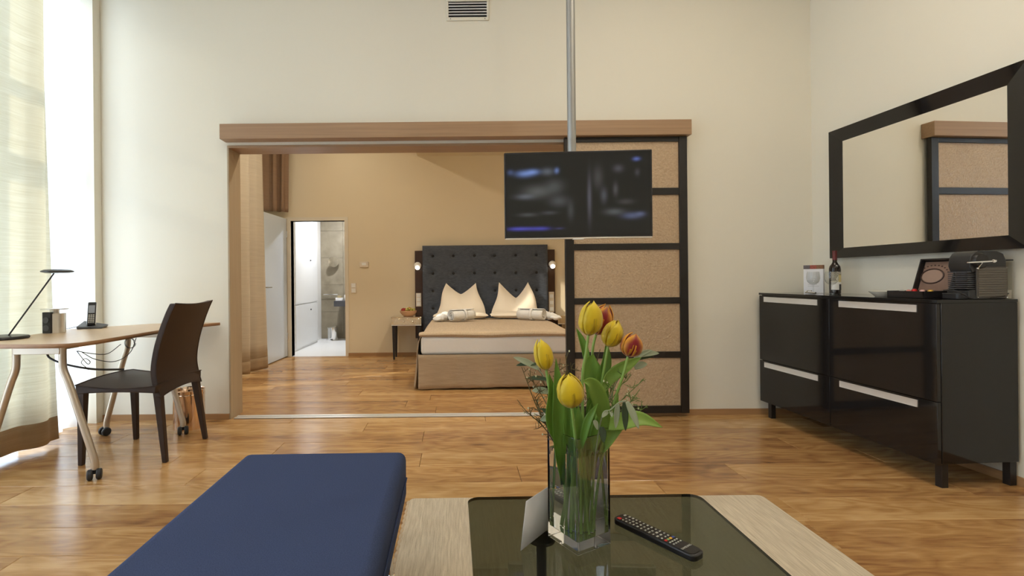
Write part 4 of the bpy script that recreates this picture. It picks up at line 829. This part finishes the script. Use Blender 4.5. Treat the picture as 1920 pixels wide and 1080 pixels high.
# wiry twigs with tiny buds
def twigs(label, base, tips, seed, mat):
    rr = random.Random(seed); b0 = Vector(base); t = thing('wiry_sprig', label, 'sprig', b0); m = MB(); bu = MB()
    for tip in tips:
        T = Vector(tip)-b0
        mid = T*0.5+Vector((rr.uniform(-.02, .02), rr.uniform(-.02, .02), rr.uniform(-.01, .02)))
        P = bez([Vector((0, 0, 0)), mid, T], 8); m.tube(P, [0.0020-0.0012*i/len(P) for i in range(len(P))], 4)
        for k in range(13):
            i = rr.randrange(4, len(P)-1); d = Vector((rr.uniform(-1, 1), rr.uniform(-.6, .6), rr.uniform(-.3, 1)))*0.030
            e = P[i]+d; m.tube([P[i], P[i]+d*0.5+Vector((0, 0, rr.uniform(-.004, .006))), e], [0.0013, 0.0010, 0.0006], 4)
            for s in (0.45, 0.75):
                d2 = Vector((rr.uniform(-1, 1), rr.uniform(-.5, .5), rr.uniform(-.5, 1)))*0.014; m.tube([P[i].lerp(e, s), P[i].lerp(e, s)+d2], [0.0009, 0.0005], 3)
            if rr.random() < 0.4: bu.ball(e, 0.0022, 0.0022, 0.003, 6, 4)
    m.build('twig', mat, t)
    if bu.v: bu.build('bud', BUDM, t)
twigs('dark wiry twigs with pale buds at the left of the bouquet', (0.270, 1.285, 0.62), [(0.164, 1.310, 0.851), (0.181, 1.310, 0.834), (0.193, 1.300, 0.780), (0.170, 1.290, 0.741), (0.270, 1.330, 0.869), (0.253, 1.320, 0.845), (0.212, 1.310, 0.848)], 3, TWIG)
twigs('dark wiry twigs behind the tulips in the middle', (0.300, 1.30, 0.62), [(0.284, 1.330, 0.879), (0.298, 1.330, 0.858), (0.380, 1.340, 0.891), (0.412, 1.330, 0.842), (0.327, 1.330, 0.843)], 5, TWIG)
twigs('fine green asparagus twigs at the right of the bouquet', (0.335, 1.285, 0.63), [(0.445, 1.300, 0.833), (0.472, 1.300, 0.791), (0.489, 1.290, 0.751), (0.420, 1.310, 0.832), (0.458, 1.300, 0.770), (0.400, 1.290, 0.801), (0.481, 1.300, 0.816)], 8, TWIGG)
# extra tulip leaves massed above the vase rim
fl_ = thing('leaf_bunch', 'mass of loose green leaves just above the vase rim', 'leaves', (VX, VY, 0.60))
for k, (sp, w, fc, mt) in enumerate([
    ([(0.287, 1.260, 0.639), (0.272, 1.250, 0.710), (0.271, 1.260, 0.775)], 0.014, FRONT, GREEN),
    ([(0.334, 1.260, 0.639), (0.349, 1.260, 0.706), (0.379, 1.270, 0.751)], 0.017, FRONT, GREEN),
    ([(0.326, 1.280, 0.632), (0.343, 1.290, 0.711), (0.358, 1.300, 0.785)], 0.020, FRONT, GREEN),
    ([(0.353, 1.280, 0.631), (0.385, 1.290, 0.697), (0.416, 1.300, 0.778)], 0.016, FRONT, GREEN),
    ([(0.308, 1.290, 0.628), (0.297, 1.300, 0.709), (0.286, 1.310, 0.791)], 0.016, FRONT, GREEN),
    ([(0.352, 1.250, 0.642), (0.386, 1.250, 0.695), (0.437, 1.260, 0.739)], 0.014, (0, -1, 0.6), GREENL)]):
    leaf_blade(MB(), [Vector(p)-Vector((VX, VY, 0.60)) for p in sp], w, fc).build('leaf', mt, fl_, solid=0.001)
# more cut stems standing in the water
rr = random.Random(12)
for k in range(9):
    a = Vector((VX+rr.uniform(-.030, .030), VY+rr.uniform(-.028, .028), VZ)); b = Vector((VX+rr.uniform(-.022, .03), VY+rr.uniform(-.02, .02), 0.70))
    tag(MB().tube(bez([a, a.lerp(b, .5)+Vector((rr.uniform(-.004, .004), 0, 0)), b], 5), rr.uniform(0.0025, 0.0042), 7).build('cut_stem', STEM), 'loose green stem standing in the water of the square vase', 'stem', 'loose stems in the vase')

# ------------------------------------------------------------------ bedroom
hb = thing('headboard', 'tall charcoal tufted velvet headboard against the tan wall', 'headboard', (0.373, 7.0, 0))
HX0, HX1, HZ = -0.879, 0.879, 1.556
bcol = [-0.735, -0.445, -0.15, 0.135, 0.43, 0.72]; brow = [1.41, 1.165, 0.92, 0.675]
def hfn(u, v):
    x = HX0+(HX1-HX0)*u; z = 0.30+(HZ-0.30)*v
    e = min(1, min(u, 1-u)*28)*min(1, (1-v)*22); d = 0.0
    for bx_ in bcol:
        for bz_ in brow:
            r2 = ((x-bx_)/0.040)**2+((z-bz_)/0.038)**2
            if r2 < 9: d += 0.026*math.exp(-r2)
    return (x, -0.035-0.022*math.sqrt(e)+d, z)
MB().grid(hfn, 120, 80).build('padded_front', HEADB, hb)
MB().box(HX0, HX1, -0.036, 0.055, 0.02, HZ).build('board', HEADB, hb, bevel=0.006)
BUTTONM = M('charcoal_button', (0.012, 0.013, 0.016), 0.6)
for bx_ in bcol:
    for bz_ in brow: MB().ball((bx_, -0.040, bz_), 0.019, 0.008, 0.019, 12, 6).build('button', BUTTONM, hb)
for s, xa, xb in ((-1, -0.992, -0.884), (1, 0.884, 0.992)):
    MB().box(xa, xb, 0.03, 0.079, 0.25, 1.490).build('side_panel', WENGE, hb, bevel=0.002)
def sconce(label, x):
    o = thing('reading_lamp', label, 'lamp', (x, 7.03, 1.278), group='reading lamps beside the headboard')
    MB().lathe([(0.022, 0.0), (0.022, 0.02), (0.010, 0.024), (0.010, 0.045)], 16, (0, 0.0, 0), Matrix.Rotation(PI/2, 3, 'X')).build('mount', ALULIGHT, o)
    MB().ball((0, -0.085, 0.0), 0.050, 0.05, 0.050, 20, 12).build('shade', WHITE, o)
    MB().lathe([(0.0, 0.0), (0.030, 0.0), (0.032, 0.004)], 20, (0, -0.122, -0.031), Matrix.Rotation(PI/2+0.6, 3, 'X')).build('bulb_face', LAMPGLOW, o)
sconce('round white reading lamp on the left headboard panel', -0.573); sconce('round white reading lamp on the right headboard panel', 1.313)
for lab, x, z0, z1 in (('tall white switch plate on the left headboard panel', -0.570, 0.70, 0.89), ('tall white switch plate on the right headboard panel', 1.312, 0.605, 0.89)):
    o = thing('bedside_switch', lab, 'switch', (x, 7.029, z0), group='bedside switch plates')
    MB().box(-0.037, 0.037, -0.008, 0.0, 0.0, z1-z0).build('plate', M('switch_cream', (0.74, 0.66, 0.56), 0.4), o, bevel=0.002)
    for k in range(3): MB().box(-0.026, 0.026, -0.012, -0.007, (z1-z0)*(0.06+0.32*k), (z1-z0)*(0.06+0.32*k)+0.05).build('rocker', WHITE, o, bevel=0.002)
# bed
bd = thing('bed', 'double bed with beige bedspread and skirt', 'bed', (0.373, 5.9, 0))
BXL, BXR, BY0, BY1_ = -0.765, 0.765, -1.03, 0.99
MB().box(BXL+0.03, BXR-0.03, BY0+0.05, BY1_, 0.05, 0.335).build('bed_base', BLACKMATT, bd, smooth=False)
MB().box(BXL+0.012, BXR-0.012, BY0+0.012, BY1_, 0.336, 0.520).build('mattress', LINEN, bd, bevel=0.035, seg=4)
def skirtf(u, v):
    x = BXL-0.012+(BXR-BXL+0.024)*u
    return (x, BY0-0.012-0.010*(1-v)*(1+math.sin(u*21)*0.6+0.5*math.sin(u*47))-0.012*(1-v)*max(0, 1-u*14), 0.012+0.022*u+0.333*v - (0.022*u)*v)
MB().grid(skirtf, 90, 8).build('skirt', SKIRT, bd, solid=0.004)
MB().grid(lambda u, v: (BXL-0.012-0.03*(1-v)*(1+0.4*math.sin(u*40)), BY0+(0.3)*u, 0.012+0.333*v), 40, 6).build('skirt_side', SKIRT, bd, solid=0.004)
prof_ = [(BXL-0.052, 0.012), (BXL-0.045, 0.10), (BXL-0.034, 0.25), (BXL-0.024, 0.38), (BXL-0.012, 0.46), (BXL+0.012, 0.515), (BXL+0.055, 0.552), (BXL+0.12, 0.562)]
prof_ = prof_ + [(0, 0.556)] + [(-a, b) for a, b in prof_[::-1]]
pp2 = bez([(a, 0, b) for a, b in prof_], 5); npp = len(pp2)-1
def cov(u, v):
    p = pp2[round(u*npp)]; yv = BY0+0.05+(BY1_-0.25-BY0-0.05)*v; k = max(0, 1-p.z/0.45)
    yv += -0.05*k*0 + 0.03*k*math.sin(p.z*9)
    return (p.x + (0.014*k*math.sin(v*34)*(1 if p.x > 0 else -1)), yv, p.z+0.004*math.sin(v*9+p.x*5)*(1 if p.z > 0.5 else 0))
MB().grid(cov, npp, 46).build('bedspread', COVER, bd, solid=0.008)
def roll(u, v):
    a = 2*PI*v; x = BXL-0.004+(BXR-BXL+0.008)*u; e = math.sin(PI*min(max(u, 0.001), 0.999))**0.12
    return (x, BY0+0.045-0.062*math.cos(a)*(1 if math.cos(a) > 0 else 1.6), 0.538+0.033*e*math.sin(a)+0.004*math.sin(u*11)*e)
MB().grid(roll, 60, 16).build('bedspread_fold', COVER, bd, weld=0.0005)
# pillows
def pillow(label, x, y, z, W, horn, dip, sk, seed, hx=(0.60, 0.60)):
    rr = random.Random(seed); p1, p2 = rr.uniform(0, 6), rr.uniform(0, 6)
    t = thing('pillow', label, 'pillow', (x, y, z), group='pillows propped against the headboard')
    def shell(sg):
        def fn(u, v):
            s = (u-0.5)*2
            tx = (-W*hx[0] if s < 0 else W*hx[1])*abs(s)**0.92 + sk*(1-abs(s)); tz = dip + (horn-dip)*abs(s)**1.15
            bxx = s*W; bzz = 0.0
            xx = bxx+(tx-bxx)*v + 0.012*math.sin(v*7+p1)*abs(s)**3; zz = bzz+(tz-bzz)*v
            th = 0.105*(max(0, 1-abs(s)**2.6)**0.6)*(math.sin(PI*min(0.995, v*0.80+0.16))**0.8)*(1-0.45*v)
            th += 0.012*math.sin(s*6+p2+v*5)*(1-abs(s))*math.sin(PI*v)
            return (xx, 0.16*v + sg*th - 0.02, zz)
        return fn
    m = MB().grid(shell(-1), 28, 18); g = MB().grid(shell(1), 28, 18); m.add(g.v, [f[::-1] for f in g.f])
    m.build('pillowcase', PILLOWM, t, weld=0.0015)
pillow('left propped ivory pillow with two pointed corners', 0.030, 6.77, 0.572, 0.345, 0.455, 0.30, 0.0, 2)
pillow('right propped ivory pillow with two pointed corners', 0.775, 6.77, 0.572, 0.335, 0.460, 0.24, 0.02, 5)
def flat_pillow(label, x):
    t = thing('pillow', label, 'pillow', (x, 6.47, 0.571), group='flat pillows under the propped ones')
    m = MB()
    for sg in (-1, 1):
        def fn(u, v, sg=sg):
            a, b = (u-0.5)*2, (v-0.5)*2; h = 0.042*(max(0, 1-abs(a)**3)**0.5)*(max(0, 1-abs(b)**3)**0.5)
            return (a*0.355, b*0.17, 0.041+sg*h)
        g = MB().grid(fn, 20, 14); m.add(g.v, g.f if sg < 0 else [f[::-1] for f in g.f])
    m.build('pillowcase', PILLOWM, t, weld=0.001)
flat_pillow('flat white pillow lying under the left propped pillow', 0.02); flat_pillow('flat white pillow lying under the right propped pillow', 0.765)
# rolled bathrobes
def robe(label, loc, rz, flip):
    t = thing('rolled_bathrobe', label, 'bathrobe', loc, rz, 'rolled bathrobes on the bed'); pts = []
    for k in range(64):
        a = k*0.33; r = 0.010+0.0030*k*0.33*1.06; pts.append((r*math.cos(a), r*math.sin(a)*0.92))
    Lr = 0.34
    m = MB().grid(lambda u, v: (Lr*(v-0.5)+0.004*math.sin(u*9), pts[round(u*63)][0], 0.071+pts[round(u*63)][1]), 63, 6); m.build('roll', TERRY, t, solid=0.0075)
    MB().grid(lambda u, v: (0.02+0.035*(v-0.5), 0.078*math.cos(2*PI*u), 0.071+0.070*math.sin(2*PI*u)), 32, 2).build('belt', TERRY, t, solid=0.006)
    s = -1 if flip else 1
    b = MB()
    for k, (dx, dy, dz, rx, ry, rz_) in enumerate(((-0.20, 0.13, 0.045, 0.09, 0.06, 0.044), (-0.12, 0.15, 0.058, 0.09, 0.05, 0.052), (-0.28, 0.10, 0.030, 0.07, 0.06, 0.028))):
        o = MB().ball((s*dx, dy, dz), rx, ry, rz_, 20, 12)
        o.v = [(x+0.008*math.sin(y*60+k), y, max(0.002, z+0.006*math.sin(x*70+y*40))) for x, y, z in o.v]
        o.build('sleeve_fold', TERRY, t)
robe('white rolled bathrobe on the left half of the bed', (0.035, 6.10, 0.572), 0.65, False)
robe('white rolled bathrobe on the right half of the bed', (0.885, 6.10, 0.572), -0.60, True)
# nightstands
def nightstand(label, x0):
    t = thing('nightstand', label, 'nightstand', (x0, 6.69, 0), group='mirrored nightstands'); w, d = 0.405, 0.30
    MB().box(0, w, 0, d, 0.462, 0.568).build('cabinet', MIRRORISH, t, bevel=0.003)
    MB().box(-0.005, w+0.005, -0.005, d, 0.568, 0.578).build('glass_top', MIRRORISH, t, bevel=0.002)
    f = MB().box(0.025, w-0.025, -0.010, 0.0, 0.474, 0.556).build('drawer', MIRRORISH, t, bevel=0.003)
    for kx in (0.42, 0.72): MB().ball((w*kx, -0.024, 0.516), 0.012, 0.012, 0.012, 12, 8).build('knob', CHROME, f)
    MB().box(0.0, w, -0.006, 0.0, 0.462, 0.472).build('rim', ALULIGHT, t, smooth=False)
    for lx in (0.03, w-0.03):
        for ly in (0.03, d-0.03):
            MB().lathe([(0.016, 0.0), (0.030, 0.462)], 4, (lx, ly, 0), Matrix.Rotation(PI/4, 3, 'Z')).build('leg', BLACKSAT, t, smooth=False)
    return t
nightstand('mirrored nightstand with dark legs left of the bed carrying fruit', -0.915)
nightstand('mirrored nightstand right of the bed mostly hidden by it', 1.335)
# fruit bowl and fruit
bw = tag(MB().lathe([(0.0, 0.006), (0.055, 0.002), (0.058, 0.0), (0.085, 0.015), (0.113, 0.050), (0.116, 0.074), (0.109, 0.078), (0.105, 0.052), (0.078, 0.024), (0.0, 0.014)], 32).build('fruit_bowl', M('terracotta_bowl', (0.55, 0.31, 0.17), 0.5)), 'round terracotta bowl of fruit on the left nightstand', 'bowl'); bw.location = (-0.70, 6.86, 0.5785)
def fruit(name, label, loc, r, col, cat, sq=0.94):
    t = thing(name, label, cat, loc); MB().lathe([(0.0, r*0.12), (r*0.4, 0.0), (r*0.9, r*0.45), (r, r*sq), (r*0.85, r*1.5), (r*0.4, r*1.82), (r*0.1, r*1.72), (0, r*1.70)], 20).build('skin', M(name+'_skin', col, 0.35, noise=((30, 30, 30), 0.5, (col[0]*0.6, col[1]*0.6, col[2]*0.6))), t)
    MB().tube([(0, 0, r*1.68), (0.004, 0, r*2.05)], 0.0018, 5).build('stalk', TWIG, t)
fruit('red_apple', 'dark red apple at the left of the fruit bowl', (-0.765, 6.84, 0.625), 0.036, (0.35, 0.03, 0.02), 'apple')
fruit('peach', 'orange peach at the back of the fruit bowl', (-0.695, 6.90, 0.632), 0.036, (0.62, 0.24, 0.06), 'peach')
fruit('red_apple', 'red apple behind the others in the bowl', (-0.755, 6.91, 0.622), 0.034, (0.42, 0.06, 0.03), 'apple')
gp = thing('grape_bunch', 'bunch of pale green grapes over the bowl rim', 'grapes', (-0.655, 6.83, 0.645)); rr = random.Random(5)
gm = [MB().ball((0, 0, 0), 0.0125, n=10, m=7).build('grape', M('grape_skin', (0.62, 0.58, 0.14), 0.3, transl=0.2), gp)]
gm[0].location = (0, 0, 0.02)
for k in range(22):
    o = gm[0].copy(); C.objects.link(o); o.parent = gp; o.location = (rr.uniform(-.075, .045), rr.uniform(-.035, .04), rr.uniform(0.0, .035) + (0.012 if rr.random() > .5 else 0))
# wall controls
th_ = thing('thermostat', 'small cream thermostat on the tan bedroom wall', 'thermostat', (-1.345, BW-0.0005, 1.305))
MB().box(-0.062, 0.062, -0.022, 0, -0.040, 0.040).build('housing', MATS['switch_cream'], th_, bevel=0.004); MB().box(-0.03, 0.03, -0.0235, -0.021, -0.012, 0.022).build('display', WHITE, th_, smooth=False)
sw_ = thing('light_switch', 'cream double light switch beside the bathroom doorway', 'switch', (-1.50, BW-0.0005, 0.97))
MB().box(-0.040, 0.040, -0.010, 0, -0.072, 0.072).build('plate', MATS['switch_cream'], sw_, bevel=0.002)
for z in (-0.036, 0.036): MB().box(-0.028, 0.028, -0.014, -0.009, z-0.030, z+0.030).build('rocker', WHITE, sw_, bevel=0.002)

# ------------------------------------------------------------------ bathroom things
wd = thing('bathroom_cabinet', 'tall white lacquered bathroom cabinet beside the doorway', 'cabinet', (BX0, 7.55, 0))
MB().box(0.001, 0.06, 0.0, 1.18, 0.0, 2.2).build('carcass', GLOSSWHITE, wd, smooth=False)
for z0, z1 in ((0.04, 0.70), (0.72, 2.18)):
    d_ = MB().box(0.06, 0.078, 0.01, 1.17, z0, z1).build('door', GLOSSWHITE, wd, bevel=0.002)
    MB().ball((0.086, 0.75, (1.42 if z1 > 1 else 0.6)), 0.012).build('knob', DARKGREY, d_)
ctb = thing('vanity_counter', 'dark vanity counter with white basin in the bathroom', 'vanity', (-2.20, 8.72, 0.62))
MB().box(0, 1.0, 0, 0.49, 0, 0.10).build('counter', DARKGREY, ctb, bevel=0.003)
MB().box(0.17, 0.62, 0.06, 0.42, 0.10, 0.21).build('basin', WHITE, ctb, bevel=0.02)
MB().tube([(0.20, 0.25, 0.0), (0.20, 0.25, -0.10), (0.20, 0.44, -0.12)], 0.018, 10).build('drain_pipe', CHROME, ctb)
tl = thing('hand_towel', 'white towel hanging under the vanity counter', 'towel', (-1.93, 8.69, 0.30)); MB().box(-0.06, 0.06, 0.032, 0.06, 0.0, 0.319).build('cloth', TERRY, tl, bevel=0.012)
tb = thing('tissue_box', 'small patterned toiletry tray on the vanity counter', 'box', (-2.12, 8.80, 0.7205)); MB().box(-0.06, 0.06, -0.04, 0.04, 0, 0.05).build('carton', PAPER, tb, bevel=0.004); MB().box(-0.03, 0.04, -0.02, 0.02, 0.05, 0.085).build('bottles', M('toiletry', (0.35, 0.28, 0.15), 0.4), tb, bevel=0.006)
pb = thing('pedal_bin', 'chrome pedal bin on the bathroom floor', 'bin', (-2.30, 9.05, 0)); MB().lathe([(0.095, 0.0), (0.095, 0.20), (0.100, 0.205), (0.100, 0.225), (0.07, 0.245), (0, 0.25)], 28).build('bin_body', CHROME, pb); MB().box(-0.02, 0.02, -0.13, -0.09, 0.01, 0.02).build('pedal', BLACKMATT, pb)
sm_ = thing('shaving_mirror', 'round chrome shaving mirror on the bathroom tiles', 'mirror', (-2.30, BY1-0.001, 1.42)); MB().tube([(0, 0, -0.02), (0, -0.10, -0.02)], 0.008, 8).build('arm', CHROME, sm_); MB().lathe([(0.0, 0.0), (0.085, 0.0), (0.095, 0.006), (0.095, 0.016), (0, 0.02)], 28, (0, -0.10, 0), Matrix.Rotation(PI/2, 3, 'X') @ Matrix.Rotation(0.5, 3, 'Y')).build('disc', CHROME, sm_)
gs = thing('glass_shelf', 'glass shower shelf rail on the bathroom tiles', 'shelf', (-2.50, BY1-0.001, 0.78)); MB().box(0, 0.26, -0.12, 0, 0, 0.008).build('shelf', THINGLASS, gs, smooth=False); MB().tube([(0.0, -0.05, 0.04), (0.26, -0.05, 0.04)], 0.008, 8).build('rail', CHROME, gs)

# ------------------------------------------------------------------ ceiling downlights (out of frame overhead)
def downlight(label, x, y, zc, power, col=(1.0, 0.88, 0.70)):
    t = thing('ceiling_downlight', label, 'lamp', (x, y, zc), group='recessed ceiling downlights')
    MB().lathe([(0.10, -0.0005), (0.10, -0.012), (0.085, -0.014), (0.082, -0.004), (0.0, -0.003)], 28).build('ring', WHITE, t)
    MB().lathe([(0.080, -0.0045), (0.0, -0.0046)], 28).build('diffuser', SPOTGLOW, t)
    d = bpy.data.lights.new('downlight', 'AREA'); d.shape = 'DISK'; d.size = 0.15; d.energy = power; d.color = col
    o = bpy.data.objects.new('downlight_glow', d); C.objects.link(o); o.parent = t; o.location = (0, 0, -0.02)
for x, y_, p, w in ((-1.3, 0.3, 15, 'behind the ottoman'), (1.3, 0.3, 18, 'behind the coffee table'), (-1.0, 2.3, 5, 'above the desk side of the room'), (1.5, 2.3, 17, 'above the television'), (2.3, 1.0, 14, 'nearest the sideboard')):
    downlight('recessed white ceiling downlight '+w, x, y_, CEIL_Z, p)
for x, y_, p, w in ((-1.6, 4.9, 20, 'just inside the bedroom opening'), (-1.6, 6.3, 4, 'in front of the bathroom doorway'), (0.4, 4.9, 28, 'over the foot of the bed'), (1.9, 4.9, 16, 'in the bedroom beyond the sliding screen')): downlight('recessed white bedroom ceiling downlight '+w, x, y_, BZ, p, (1.0, 0.90, 0.74))
downlight('recessed white bathroom ceiling downlight', -1.9, 8.2, BZ1, 45, (0.95, 0.97, 1.0))
